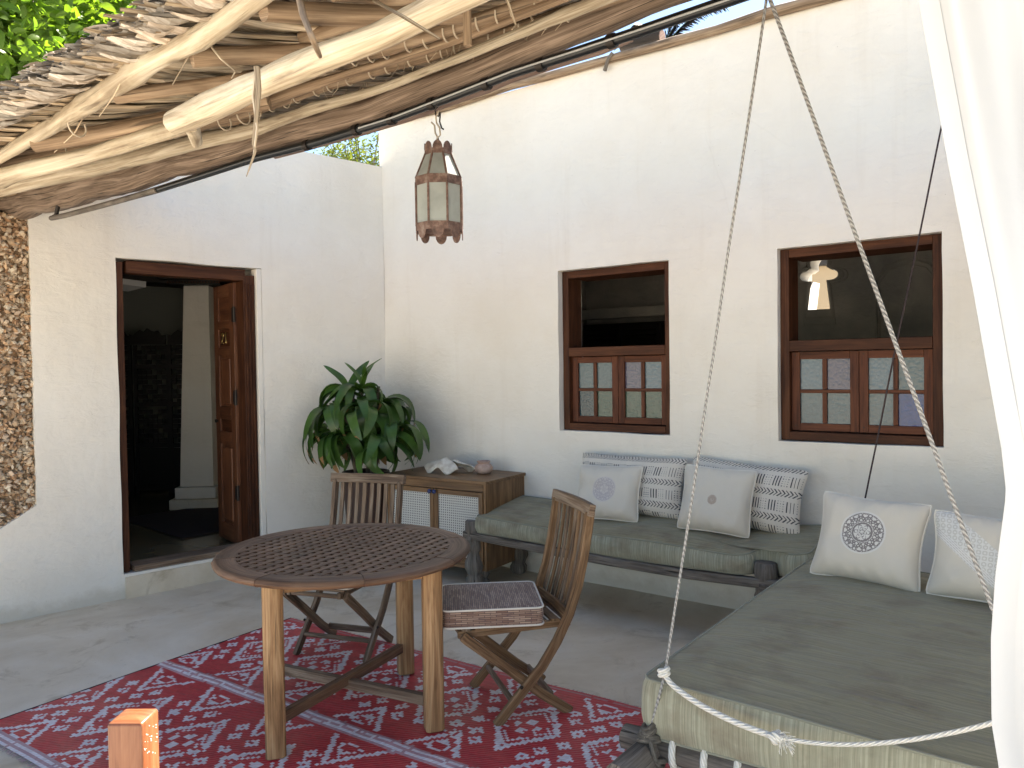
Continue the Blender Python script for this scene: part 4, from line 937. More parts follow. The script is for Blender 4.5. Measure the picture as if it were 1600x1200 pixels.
# ------------------------------------------------------------------ cabinet with cane doors
ca_ = math.atan2(-.61 + .0, .795) + R(4.5)
CB = T(*W(-3.455, 4.185, 0)) @ RZ(ca_)     # local origin: front right foot; x to the left is negative
t = thing('cane_cabinet', 'wooden cabinet with two white cane doors in the corner beside the plant', 'cabinet', CB)
cw, cdp, z0_, z1_ = .93, .53, .105, .725
MB().box((-cw / 2, cdp / 2, z1_ + .013), (cw + .03, cdp + .03, .024)).build('top', m_cab, t, bevel=.004)
MB().box((-.010, cdp / 2, (z0_ + z1_) / 2), (.020, cdp - .002, z1_ - z0_)).build('side_panel', m_cab, t, bevel=.002); MB().box((-cw + .010, cdp / 2, (z0_ + z1_) / 2), (.020, cdp - .002, z1_ - z0_)).build('side_panel', m_cab, t, bevel=.002)
MB().box((-cw / 2, cdp - .011, (z0_ + z1_) / 2), (cw - .042, .018, z1_ - z0_ - .004)).build('back_panel', m_cab, t); MB().box((-cw / 2, cdp / 2, z0_ + .011), (cw - .042, cdp - .03, .02)).build('bottom', m_cab, t)
MB().box((-cw / 2, .010, z1_ - .028), (cw - .042, .022, .054)).build('top_rail', m_cab, t, bevel=.002); MB().box((-cw / 2, .010, z0_ + .022), (cw - .042, .022, .040)).build('bottom_rail', m_cab, t, bevel=.002)
MB().box((-cw / 2, .10, (z0_ + z1_) / 2), (cw - .05, .004, z1_ - z0_ - .06)).build('dark_backing', m_dark, t)  # dark sheet added behind the cane for the shade inside
dw = (cw - .048) / 2; dz0, dz1 = z0_ + .045, z1_ - .058
for k in (0, 1):
    cx = -.022 - dw / 2 - k * (dw + .003) ; f_ = .036
    d_ = MB().box((cx - dw / 2 + f_ / 2 + .001, .002, (dz0 + dz1) / 2), (f_, .022, dz1 - dz0)).build('door', m_cab, t, bevel=.002)
    MB().box((cx + dw / 2 - f_ / 2 - .001, .002, (dz0 + dz1) / 2), (f_, .022, dz1 - dz0)).build('stile', m_cab, d_, bevel=.002)
    for zc in (dz0 + f_ / 2, dz1 - f_ / 2): MB().box((cx, .002, zc), (dw - 2 * f_ - .004, .022, f_ - .001)).build('rail', m_cab, d_, bevel=.002)
    cn = MB(); iw = dw - 2 * f_; ih = dz1 - dz0 - 2 * f_; sp = .0178
    for q in range(int(iw / sp) + 2):
        x_ = cx - iw / 2 + q * sp
        if x_ < cx + iw / 2 + .004: cn.box((x_, .004, (dz0 + dz1) / 2), (.0092, .0022, ih))
    for q in range(int(ih / sp) + 2):
        z = dz0 + f_ + q * sp
        if z < dz1 - f_ + .004: cn.box((cx, .0068 - .0045, z), (iw, .0022, .0092))
    tag(cn.build('cane_webbing', m_cane, d_), kind='stuff')
    kx = cx + (dw / 2 - .02) * (-1 if k == 0 else 1)
    kb = MB().lathe([(.004, 0), (.004, .012), (.015, .016), (.017, .024), (.012, .032), (0.001, .034)], c=(kx, -.009, dz1 - .018), seg=14, m=RX(R(90)).to_3x3()).build('knob', plain('blue_glaze%d' % k, (.03, .045, .14), .2), d_, smooth=True)
for x_, y_ in ((-.05, .05), (-.05, cdp - .05), (-cw + .05, .05), (-cw + .05, cdp - .05)):
    MB().lathe([(.030, 0), (.036, .018), (.026, .034), (.018, .044), (.022, .055), (.036, .075), (.040, .104)], c=(x_, y_, 0), seg=16).build('foot', m_old, t, smooth=True)
# clam shell and clay pot on the cabinet
def shell():
    t = thing('clam_shell', 'large white giant clam shell lying mouth down on the cabinet beside the plant', 'shell', CB @ T(-.55, .26, .751))
    mb = MB(); nu_, nv_ = 40, 14; V = []
    for j in range(nv_ + 1):
        f = j / nv_
        for i in range(nu_ + 1):
            g_ = i / nu_ * 2 - 1; wave = math.cos(g_ * 1.9 * math.pi)
            x_ = .165 * g_ * (.25 + .75 * math.sin(f * 1.45)); ridge = .018 * wave * f
            y_ = -.11 * math.sin(f * 1.5) * (1 - .35 * g_ * g_) + ridge * .4
            z = .10 * math.cos(f * 1.35) * (1 - .25 * abs(g_)) + ridge * f * 1.3 + .012 - .012 * f
            V.append((x_, y_, z))
    F = [(j * (nu_ + 1) + i, (j + 1) * (nu_ + 1) + i, (j + 1) * (nu_ + 1) + i + 1, j * (nu_ + 1) + i + 1) for j in range(nv_) for i in range(nu_)]
    o = mb.add(V, F).build('near_valve', m_shell, t, smooth=True); md = o.modifiers.new('s', 'SOLIDIFY'); md.thickness = .010; md.offset = 0
    mb = MB(); V2 = [(x_ * 1.0 + .07, -y_ * .9 + .0, z * .85) for x_, y_, z in V]; o = mb.add(V2, [f[::-1] for f in F]).build('far_valve', m_shell, t, smooth=True); md = o.modifiers.new('s', 'SOLIDIFY'); md.thickness = .010; md.offset = 0
shell()
t = thing('clay_pot', 'small round pinkish clay pot on the right half of the cabinet top', 'pot', CB @ T(-.245, .33, .751))
MB().lathe([(.030, 0), (.050, .004), (.066, .025), (.070, .045), (.060, .066), (.045, .074), (.043, .080), (.052, .087), (.053, .094), (.045, .097), (.038, .090), (.036, .075), (.05, .05), (.04, .02)], seg=28).build('pot_body', m_clay, t, smooth=True)

# ------------------------------------------------------------------ corn plant in its pot
PP = W(-4.62, 4.11, 0)
t = thing('corn_plant', 'leafy green corn plant with drooping leaves in a dark pot in the corner', 'plant', T(PP.x, PP.y, 0))
MB().lathe([(.11, 0), (.13, .02), (.165, .45), (.18, .70), (.19, .735), (.185, .75), (.17, .75), (.165, .69)], seg=28).build('pot', m_pot, t, smooth=True)
MB().lathe([(.005, .69), (.166, .69)], seg=20, cap=False).build('soil', plain('soil', (.03, .02, .012), .95), t)
stems = [(-.04, -.03, 1.20, -.08), (.05, .02, 1.42, .06), (.0, .07, 1.12, .12), (.08, -.05, 1.05, .14), (-.09, .05, 1.08, -.14)]
for k, (x_, y_, h_, lean) in enumerate(stems): MB().tube([(x_ * .8, y_ * .8, .68), (x_ + lean * .2, y_, .9), (x_ + lean, y_ * 1.2, h_)], [.019, .017, .013], 9).build('stem', m_bark, t, smooth=True)
pl_mesh = []
for v in range(7):
    n_ = 12; L_ = 1.0; droop = [1.9, 2.3, 2.6, 2.9, .9, 2.5, 2.1][v]; wv = rnd.uniform(.3, 1.0); V = []; ang_ = R(40 if v != 4 else 70); x_ = 0; z = 0; fr = []
    for i in range(n_ + 1):
        f = i / n_; w_ = .105 * (math.sin(math.pi * min(1, (f * .93 + .07)) ** .85) ** .7) * (1 if f < 1 else 0) + .004; cup = .35 * (1 - f)
        for q in (-1, -.5, 0, .5, 1):
            yy = q * w_; zz = abs(q) * w_ * cup + .006 * math.sin(f * 14 * wv + q * 2) * abs(q)
            nx_, nz_ = -math.sin(ang_), math.cos(ang_); V.append((x_ + nx_ * zz, yy, z + nz_ * zz))
        st_l = L_ / n_; x_ += math.cos(ang_) * st_l; z += math.sin(ang_) * st_l; ang_ -= droop / n_ * (1.5 if f < .5 else .7)
    F = [(i * 5 + q, i * 5 + q + 1, i * 5 + q + 6, i * 5 + q + 5) for i in range(n_) for q in range(4)]
    mb = MB().add(V, F, color=(1, 1, 1)); brown = v in (2, 5)
    for k, f in enumerate(F):
        i = k // 4; c = .85 + .15 * math.cos(i * .9 + v); mb.c[k] = (c, c, c)
        if brown and i >= n_ - 2: mb.c[k] = (1.0, .05, .05)
        mb.c[k] = tuple(min(1, max(0, q)) for q in mb.c[k])
    o_ = mb.build('leaf', m_plant, smooth=True); pl_mesh.append(o_.data); bpy.data.objects.remove(o_)
x = None
heads = [(.0, .0, 1.42, 18), (-.10, .03, 1.42, 9), (.15, .02, 1.30, 15), (-.17, -.04, 1.28, 15), (.03, -.16, 1.27, 15), (.02, .14, 1.24, 10), (.22, -.10, 1.10, 14), (-.24, .02, 1.09, 14), (-.10, -.20, 1.07, 14), (.12, -.20, 1.03, 13), (.0, -.05, 1.08, 12), (.24, .10, 1.08, 9)]
ux2 = Vector((UX.x, UX.y)); sx2 = Vector((SX.x, SX.y))
for hu, hs, hz, nlv in heads:
    hp = Vector((hu * 1.15 - .02, hs * .95, 0)); base = Vector((hp.x, hp.y))
    MB().tube([(base.x * .1, base.y * .1, .95), (base.x * .55, base.y * .55, hz - .16), (base.x, base.y, hz)], [.013, .011, .009], 7).build('branch', m_bark, t, smooth=True)
    for j in range(nlv):
        f = j / nlv; az = j * 2.4 + hz * 9 + rnd.uniform(-.3, .3); up = hz > 1.35 and f < .22
        out = math.atan2(base.y, base.x)
        if base.length > .1 and rnd.random() < .45: az = out + rnd.gauss(0, .8)
        L_ = rnd.uniform(.34, .49) * (.75 if up else 1); v = 4 if up else rnd.choice([0, 1, 2, 3, 5, 6])
        q = MR.inverted() @ Vector((PP.x + base.x + math.cos(az) * L_ * .8, PP.y + base.y + math.sin(az) * L_ * .8, 0))
        ql = ML.inverted() @ Vector((PP.x + base.x + math.cos(az) * L_ * .8, PP.y + base.y + math.sin(az) * L_ * .8, 0))
        if q.y > SW - .04 or ql.y > -.03: L_ *= .6
        zc = hz - f * .10 + rnd.uniform(-.02, .02); tip_ = rnd.uniform(-.15, .35) - (.25 if up else 0)
        m = T(base.x, base.y, zc) @ RZ(az) @ RX(rnd.uniform(-.6, .6)) @ RY(tip_) @ Matrix.Diagonal((L_, L_ * rnd.uniform(.8, 1.1), L_, 1))
        inst(pl_mesh[v], 'leaf', t, m)

# ------------------------------------------------------------------ mattresses and pillows
def mattress(parent, outline, z_top, z_bot, name='mattress', tilt=0, puff=.02, droop=None, mats=(None, None)):
    """outline: list of (x,y) ccw. side band, top skin from rings, piping. z_top may vary with position."""
    n_ = len(outline); cx = sum(p[0] for p in outline) / n_; cy = sum(p[1] for p in outline) / n_
    L_ = [0]
    for i in range(n_): L_.append(L_[-1] + math.dist(outline[i], outline[(i + 1) % n_]))
    V = []; F = []; UV = []; prof = [(0, .0), (.12, .010), (.35, .018), (.65, .017), (.88, .010), (1, 0)]
    nrm = []
    for i in range(n_):
        a_ = Vector(outline[i - 1]); b2 = Vector(outline[(i + 1) % n_]); d = (b2 - a_).normalized(); nrm.append(Vector((d.y, -d.x)))
    for f, o_ in prof:
        for i, (x_, y_) in enumerate(outline):
            zt_, zb_ = z_top(x_, y_), z_bot(x_, y_); p = Vector((x_, y_)) + nrm[i] * (o_ + .004 * noise.noise(Vector((L_[i] * 5, f * 3, 1)))); V.append((p.x, p.y, zb_ + (zt_ - zb_) * f))
    for q in range(len(prof) - 1):
        for i in range(n_):
            j = (i + 1) % n_; F.append((q * n_ + i, q * n_ + j, (q + 1) * n_ + j, (q + 1) * n_ + i)); UV.append([(L_[i], prof[q][0] * .15), (L_[i + 1], prof[q][0] * .15), (L_[i + 1], prof[q + 1][0] * .15), (L_[i], prof[q + 1][0] * .15)])
    body = MB().add(V, F, UV).build(name, m_mat_side, parent, smooth=True)
    K = 30; V = []; F = []; UV = []
    for q in range(K + 1):
        f = q / K
        for i, (x_, y_) in enumerate(outline):
            X, Y = cx + (x_ - cx) * f, cy + (y_ - cy) * f; V.append((X, Y, z_top(X, Y) + puff * (1 - f ** 6) + (.012 * noise.noise(Vector((X * 2.6, Y * 2.6, 5))) + .006 * noise.noise(Vector((X * 3 + Y * 4, (Y - X) * 13, 8))) + .004 * noise.noise(Vector((X * 9 + Y * 3, Y * 5, 1)))) * (1 - f ** 4)))
    for q in range(K):
        for i in range(n_):
            j = (i + 1) % n_; F.append((q * n_ + i, (q + 1) * n_ + i, (q + 1) * n_ + j, q * n_ + j)); UV.append([(V[k][0], V[k][1]) for k in F[-1]])
    MB().add(V, F, UV).build('top_panel', m_mat_top, body, smooth=True)
    V = [(x_, y_, z_bot(x_, y_)) for x_, y_ in outline]; MB().add(V, [tuple(range(n_))[::-1]], [[(a_, b2) for a_, b2, c in V][::-1]]).build('underside', m_mat_top, body)
    MB().tube([Vector((x_, y_, z_top(x_, y_) + .001)) for x_, y_ in outline], .0048, 6, closed=True).build('piping', m_piping, body, smooth=True)
    MB().tube([Vector((x_, y_, z_bot(x_, y_) + .001)) for x_, y_ in outline], .0042, 6, closed=True).build('piping', m_piping, body, smooth=True)
    return body
def dens(P, step=.05, rad=.04):
    out = []; n_ = len(P)
    Q = []
    for i in range(n_):
        a_, b2, c = Vector(P[i - 1]), Vector(P[i]), Vector(P[(i + 1) % n_]); r_ = min(rad, (a_ - b2).length * .45, (c - b2).length * .45)
        p0 = b2 + (a_ - b2).normalized() * r_; p2 = b2 + (c - b2).normalized() * r_
        for k in range(5): f = k / 4; Q.append(p0 * (1 - f) ** 2 + b2 * 2 * f * (1 - f) + p2 * f * f)
    for i in range(len(Q)):
        a_, b2 = Q[i], Q[(i + 1) % len(Q)]; k = max(1, int((b2 - a_).length / step))
        for j in range(k): out.append(tuple(a_.lerp(b2, j / k)))
    return out
# long bench along the window wall
t = thing('lamu_bench', 'long low carved wooden bench with an olive mattress against the window wall', 'bench', MR @ T(-2.5, 4.2, 0))
def bl(u, s, z): return (u + 2.5, s - 4.2, z)
legp = [(.040, 0), (.050, .02), (.052, .05), (.040, .075), (.044, .09), (.060, .13), (.058, .17), (.040, .215), (.036, .24), (.050, .262), (.052, .28), (.046, .30), (.048, .38), (.052, .40), (.050, .462), (.044, .467)]
for u, s in ((-3.555, 4.17), (-1.455, 4.17), (-3.5, 4.62), (-1.455, 4.62)): MB().lathe([(r_ * 1.22, z) for r_, z in legp], c=bl(u, s, 0), seg=18, wob=.06).build('leg', m_old, t, smooth=True)
MB().sweep([bl(-3.62, 4.14, .366), bl(-3.0, 4.125, .354), bl(-2.4, 4.12, .346), bl(-1.9, 4.125, .344), bl(-1.34, 4.14, .360)], .055, .050, (0, 0, 1)).build('front_rail', m_old, t, bevel=.01)
MB().sweep([bl(-3.58, 4.62, .37), bl(-1.38, 4.62, .37)], .05, .05, (0, 0, 1)).build('back_rail', m_old, t, bevel=.01)
for u in (-3.552, -1.452): MB().sweep([bl(u, 4.10, .335), bl(u, 4.66, .335)], .045, .045, (0, 0, 1)).build('end_rail', m_old, t, bevel=.01)
for k in range(24): 
    u = -3.48 + k * .086; MB().tube([bl(u, 4.17, .375), bl(u + .02, 4.4, .362), bl(u, 4.62, .375)], .006, 5).build('seat_rope', m_rope, t, smooth=True)
ol = [(-3.50, 4.125), (-1.60, 4.115), (-1.535, 4.14), (-1.52, 4.215), (-1.43, 4.23), (-1.30, 4.135), (-1.215, 4.16), (-1.235, 4.66), (-3.56, 4.67), (-3.60, 4.26), (-3.515, 4.245)]
ol = [(u + 2.5, s - 4.2) for u, s in ol]
zt_b = lambda x_, y_: .495 + (y_ + .1) * .13 + (.035 * max(0, (x_ - .85)) / .35) + .006 * math.sin(x_ * 5)
mattress(t, dens(ol, .045, .035), zt_b, lambda x_, y_: .385 + .03 * max(0, x_ - .9) - .008 * math.sin(x_ * 3 + 1))

# pillows: local x width, z height, front towards -y
def pillow(label, m, w, h, th, f, back=(.62, .58, .52), piping=True, nx=150, nz=100, pinch=.05, group=None):
    t = thing('throw_pillow', label, 'pillow', m, group)
    V = []; mb = MB()
    def pos(a_, b2, sg):
        ex = 1 - pinch * 1.5 * (1 - b2 * b2) - .035 * b2 ** 10 ; ez = 1 - pinch * 1.2 * (1 - a_ * a_) - .035 * a_ ** 10
        x_ = a_ * w / 2 * (ex); z = b2 * h / 2 * ez + h / 2
        prof = max(0.0, (1 - a_ ** 4)) ** .55 * max(0.0, (1 - b2 ** 4)) ** .55
        wr_ = .013 * noise.noise(Vector((x_ * 8 + sg, z * 8, w * 50))) + .006 * noise.noise(Vector((x_ * 22, z * 12 + sg, w * 50)))
        edge = .008 * math.sin(a_ * 19 + w * 40) * max(0, abs(b2) - .75) * 4 * (1 - abs(a_)) 
        return Vector((x_, sg * (th / 2 * prof * (1.05 - .18 * b2) + (wr_ + edge) * min(1, prof * 2)), z))
    for i in range(nz + 1):
        for j in range(nx + 1): V.append(pos(j / nx * 2 - 1, i / nz * 2 - 1, -1))
    for i in range(nz):
        for j in range(nx):
            k = i * (nx + 1) + j; mb.f.append([k, k + 1, k + nx + 2, k + nx + 1]); mb.uv.append([(V[q].x, V[q].z) for q in mb.f[-1]])
            mb.c.append(f((j + .5) / nx * w - w / 2, (i + .5) / nz * h - h / 2))
    mb.v = V; mb.build('front', m_print, t, smooth=True)
    bk = MB(); V = []; A, B = 36, 28
    for i in range(B + 1):
        for j in range(A + 1): V.append(pos(j / A * 2 - 1, i / B * 2 - 1, 1))
    bk.add(V, [(i * (A + 1) + j, (i + 1) * (A + 1) + j, (i + 1) * (A + 1) + j + 1, i * (A + 1) + j + 1) for i in range(B) for j in range(A)], color=back).build('back', m_print, t, smooth=True)
    if piping:
        P = [pos(a_ / 14, -1, 0) for a_ in range(-14, 14)] + [pos(1, a_ / 14, 0) for a_ in range(-14, 14)] + [pos(-a_ / 14, 1, 0) for a_ in range(-14, 14)] + [pos(-1, -a_ / 14, 0) for a_ in range(-14, 14)]
        MB().tube(P, .0055, 7, closed=True).build('piping', m_white, t, smooth=True)
    return t
CRM = (.66, .61, .54); INK = (.035, .035, .045)
def mud(phase=0.0):
    def f(x_, z):
        per = .150; v = (z + phase) % per
        if v < .048:                     # row of arrow strokes
            q = (x_ + abs(v - .024) * 1.05) % .0225
            return INK if (q < .0078 and .004 < v < .044) else CRM
        vv = v - .056; blk = x_ % .104
        if 0 < vv < .086:
            if blk < .050:
                if .004 < blk < .046 and (blk - .004) % .0175 < .0058 and .008 < vv < .070: return INK
            else:
                q = blk - .056
                if 0 < q < .044 and q % .0150 < .0055 and 0 < vv - .008 < .066 and (vv - .008) % .0145 < .0050: return (.13, .125, .13)
        return CRM
    return f
def medal(R_, ink, disc, body, cx=0, cz=.01, det=1.0):
    lw = .0021 * max(1, R_ / .05) ** .3
    def f(x_, z):
        x_ -= cx; z -= cz; r_ = math.hypot(x_, z); th_ = math.atan2(z, x_)
        if r_ > R_: return body
        if r_ > R_ * .93: return disc
        n = r_ / R_; d = False
        if abs(r_ - .44 * R_) < lw or abs(r_ - .40 * R_) < lw * .8: d = True
        if n < .40 and abs(r_ - .36 * R_ * abs(math.cos(3 * th_)) ** .6) < lw: d = True
        if n < .40 and (abs(r_ - .10 * R_) < lw * .7): d = True
        if n < .30 and abs(r_ - .22 * R_ * abs(math.cos(3 * th_ + .5)) ** .6) < lw * .7: d = True
        if abs(n - .905) < .012: d = True
        if .46 < n < .92:
            g_ = (n - .46) / .46; a_ = (th_ * 12 / (2 * math.pi)) % 1 - .5; 
            for (ca, cg, rr_) in ((0, .26, .17), (.30, .42, .12), (-.30, .42, .12), (.5, .20, .10), (-.5, .20, .10), (.40, .70, .20), (-.40, .70, .20), (0, .80, .16), (.19, .60, .10), (-.19, .60, .10)):
                dd = math.hypot((a_ - ca) * .52 * (n), (g_ - cg) * .46)
                if abs(dd - rr_ * .46) < lw / R_ * .8: d = True
        return ink if d else disc
    return f
LN = (.64, .59, .51); WS = (.72, .68, .62)
gp = 'pillows leaning on the bench'
def lean(u, s, z, a_, dz=0): return MR @ T(u, s, z) @ RZ(R(dz)) @ RX(R(-a_))
pillow('wide black-and-white mudcloth pillow leaning on the wall at the left of the bench', lean(-2.50, 4.50, .565, 14, 1), .80, .40, .15, mud(.145), piping=False, nx=220, nz=120, group=gp)
pillow('wide black-and-white mudcloth pillow leaning on the wall at the right of the bench', lean(-1.735, 4.50, .565, 14, -4) @ RY(R(3)), .76, .40, .15, mud(.13), piping=False, nx=220, nz=120, group=gp)
pillow('cream pillow with a pale lilac medallion at the left end of the bench', lean(-2.57, 4.335, .545, 20, 6) @ RY(R(-1.5)), .46, .37, .14, medal(.090, (.46, .42, .42), (.60, .56, .52), LN), nx=130, nz=110, group=gp)
pillow('cream pillow with a small round badge in the middle of the bench', lean(-1.835, 4.335, .55, 18, 3) @ RY(R(2)), .45, .40, .15, medal(.032, (.42, .34, .28), (.52, .45, .38), LN, cz=-.01), nx=130, nz=110, group=gp)

# ------------------------------------------------------------------ swing bed
t = thing('swing_bed', 'hanging daybed with a thick olive mattress and rope-bound pole frame at right', 'bed', MR @ T(-.6, 3.1, 0))
def sb(u, s, z): return (u + .6, s - 3.1, z)
U0, U1, S0, S1 = -1.175, .12, 2.20, 4.06
ol = [(U0, S0), (U1, S0), (U1, S1), (U0, S1)]; ol = [(u + .6, s - 3.1) for u, s in ol]
mattress(t, dens(ol, .05, .05), lambda x_, y_: .55 - .004 * math.sin(x_ * 5) - .006 * max(0, -y_), lambda x_, y_: .372 - .0 * x_ + .012 * math.sin(x_ * 3.5 + 1), puff=.022)
# frame
zf = .325
MB().tube([sb(u, S0 + .03 + .008 * math.sin(u * 9), zf + .006 * math.sin(u * 6)) for u in [-1.26, -1.2, -1.0, -.8, -.6, -.4, -.2, 0, .2]], [.040, .043, .041, .040, .041, .039, .040, .040, .040], 16, wob=.14).build('front_pole', m_old, t, smooth=True)
MB().tube([sb(u, S1 - .03, zf) for u in (-1.26, -.6, .2)], .04, 14, wob=.1).build('back_pole', m_old, t, smooth=True)
for u in (U0 + .02, U1 - .03): MB().tube([sb(u, s, zf - .015) for s in (S0 - .20, S0 - .1, 2.6, 3.2, 3.7, S1 + .07)], [.046, .05, .044, .042, .042, .042], 16, wob=.14).build('side_pole', m_old, t, smooth=True)
for (u, s) in ((U0 + .01, S0 + .0), (U1 - .02, S0), (U0 + .01, S1 - .03), (U1 - .02, S1 - .03)):
    MB().lathe([(.046, .14), (.056, .16), (.060, .22), (.050, .27), (.03, .28)], c=sb(u, s, 0), seg=16, wob=.12).build('corner_post', m_old, t, smooth=True)
def wrap(c, axis, r_, n, m, nm='rope_wrap', pr=.009, parent=None):
    ax = Vector(axis).normalized(); a_ = ax.orthogonal().normalized(); b2 = ax.cross(a_); P = []
    for k in range(n * 14 + 1): q = 2 * math.pi * k / 14; P.append(Vector(c) + (a_ * math.cos(q) + b2 * math.sin(q)) * r_ + ax * (k / 14 - n / 2) * pr * 1.7)
    return MB().tube(P, pr, 7).build(nm, m, parent or t, smooth=True)
for u in [-1.075 + .105 * k for k in range(12)]: wrap(sb(u + .01, S0 + .03, zf), (1, .12, 0), .049, 1, m_wrope, pr=.0115)
# lattice of white rope under the mattress
for k in range(10): MB().tube([sb(-1.1 + k * .125, S0 + .04, zf + .035), sb(-1.1 + k * .125, S1 - .04, zf + .035)], .007, 6).build('lattice_rope', m_wrope, t, smooth=True)
# knot of dark rope at the near left corner
kc = Vector(sb(-1.145, 2.19, .385)); m_krope = wood('grey_knot_rope', (.05, .044, .037), (.13, .118, .10), (.25, .23, .20), .95, 200, 30, .8)
for q in range(5):
    a0 = rnd.uniform(0, 6); r_ = .032 - .003 * q; ax = Vector((rnd.uniform(-.5, .5), rnd.uniform(-.5, .5), 1)).normalized(); wrap(kc + Vector((0, 0, .012 * (q - 2.5))), ax, r_, 1, m_krope, 'knot_strand', .0095)
wrap(Vector(sb(-1.15, 2.20, .30)), (0, .2, 1), .062, 1, m_krope, 'knot_strand', .009); wrap(Vector(sb(-1.12, 2.20, .33)), (1, .3, .3), .052, 1, m_krope, 'knot_strand', .008)
# ropes: top hooks sit on the beam just above the picture
def ropeline(P, r_, m, label, nm='hanging_rope', sag=0):
    Q = []
    for i in range(len(P) - 1):
        for k in range(12): Q.append(Vector(P[i]).lerp(Vector(P[i + 1]), k / 12))
    Q.append(Vector(P[-1])); Q = [q + Vector((noise.noise(q * 3 + Vector((9, 0, 0))), noise.noise(q * 3), 0)) * .003 for q in Q]
    o = MB().tube(Q, r_ * .80, 8).build(nm, m, smooth=True); return tag(o, label, 'rope', 'ropes carrying the swing bed')
hook = W(-.750, 2.17, 2.66)
ropeline([hook, W(-.755, 2.2, 2.59), W(-1.079, 2.18, .596), W(-1.140, 2.19, .39)], .0055, m_rope, 'grey twisted rope falling to the near left corner of the swing bed')
ropeline([hook, W(-.744, 2.2, 2.588), W(-.209, 2.2, .95), W(-.03, 2.2, .40)], .0072, m_rope, 'thick grey twisted rope slanting right across the right window to behind the curtain')
h2 = W(-.540, 4.0, 2.80)
ropeline([h2, W(-.586, 4.0, 2.563), W(-.912, 4.0, .873), W(-1.02, 4.02, .36)], .0052, m_drope, 'thin dark rope rising from behind the medallion cushion to the curtain edge')
ropeline([h2, W(-.40, 4.0, 1.9), W(.09, 4.02, .36)], .0062, m_drope, 'thin dark rope at the far right corner of the swing bed behind the curtain')
# beam carrying the back ropes
tag(MB().tube([W(-.57, 4.0, 2.83), W(.4, 4.0, 2.80), W(1.6, 4.0, 2.78)], .05, 12, wob=.1).build('hanging_pole', m_pole2, smooth=True), 'round pole behind the curtain carrying the back ropes of the swing bed', 'pole')
# white rope with knot
WP = [W(-1.078, 2.165, .60), W(-1.05, 2.15, .575), W(-.95, 2.13, .545), W(-.83, 2.12, .525), W(-.712, 2.11, .520), W(-.60, 2.11, .535), W(-.486, 2.11, .565), W(-.35, 2.11, .62), W(-.204, 2.11, .696), W(-.12, 2.11, .76)]
t2 = thing('white_rope', 'white rope sagging in front of the swing bed with a frayed knot in its middle', 'rope', T(*WP[4]))
Q = []
for i in range(len(WP) - 1):
    for k in range(6): Q.append(WP[i].lerp(WP[i + 1], k / 6))
Q.append(WP[-1]); 
for _ in range(6): Q = [Q[0]] + [(Q[i - 1] + Q[i] * 2 + Q[i + 1]) / 4 for i in range(1, len(Q) - 1)] + [Q[-1]]
MB().tube(Q, [.0088 if i < 24 else .0060 for i in range(len(Q))], 8).build('cord', m_wrope, t2, smooth=True, world=True)
def wwrap(c, axis, r_, n, pr, nm):
    ax = Vector(axis).normalized(); a_ = ax.orthogonal().normalized(); b2 = ax.cross(a_); P = [Vector(c) + (a_ * math.cos(2 * math.pi * k / 12) + b2 * math.sin(2 * math.pi * k / 12)) * r_ + ax * (k / 12 - n / 2) * pr * 1.6 for k in range(12 * n + 1)]
    MB().tube(P, pr, 7).build(nm, m_wrope, t2, smooth=True, world=True)
wwrap(WP[0], (0, .2, 1), .013, 2, .008, 'rope_loop'); wwrap(WP[4], (1, 0, .4), .011, 2, .0085, 'knot'); wwrap(WP[4] + Vector((.012, 0, 0)), (.3, .2, 1), .012, 1, .008, 'knot')
fz = MB()
for k in range(60): 
    a_ = WP[4] + UX * rnd.uniform(.005, .03) + Vector((0, 0, rnd.uniform(-.01, .01))); b2 = a_ + UX * rnd.uniform(.0, .035) + SX * rnd.uniform(-.02, .01) + Vector((0, 0, rnd.uniform(-.03, .016))); fz.sweep([a_, (a_ + b2) / 2 + Vector((0, 0, .005)), b2], .0013, .0013, (0, 0, 1))
tag(fz.build('frayed_end', m_wrope, t2, world=True), kind='stuff')
gp2 = 'pillows on the swing bed'
pillow('large cream pillow with a round grey medallion on the left of the swing bed', lean(-.845, 3.66, .562, 24, -3) @ RY(R(2.5)), .475, .405, .17, medal(.108, (.20, .18, .18), (.68, .66, .62), LN, cx=-.01, cz=.015), nx=240, nz=210, pinch=.07, group=gp2)
def lace(x_, z):
    q = (x_ * .78 + z * .95)      # diagonal band
    if -.085 < q < .035: 
        a_ = (x_ * 40) % 1 - .5; b2 = (z * 40) % 1 - .5
        return (.60, .57, .52) if abs(math.hypot(a_, b2) - .32) < .12 else (.74, .72, .68)
    if -.125 < q < -.085: return (.76, .74, .70) if int(q * 300) % 3 else (.55, .52, .48)
    return LN
pillow('cream pillow with a diagonal white lace band at the curtain edge on the swing bed', lean(-.34, 3.62, .562, 22, -2) @ RY(R(1.5)), .50, .37, .16, lace, nx=200, nz=150, pinch=.07, group=gp2)

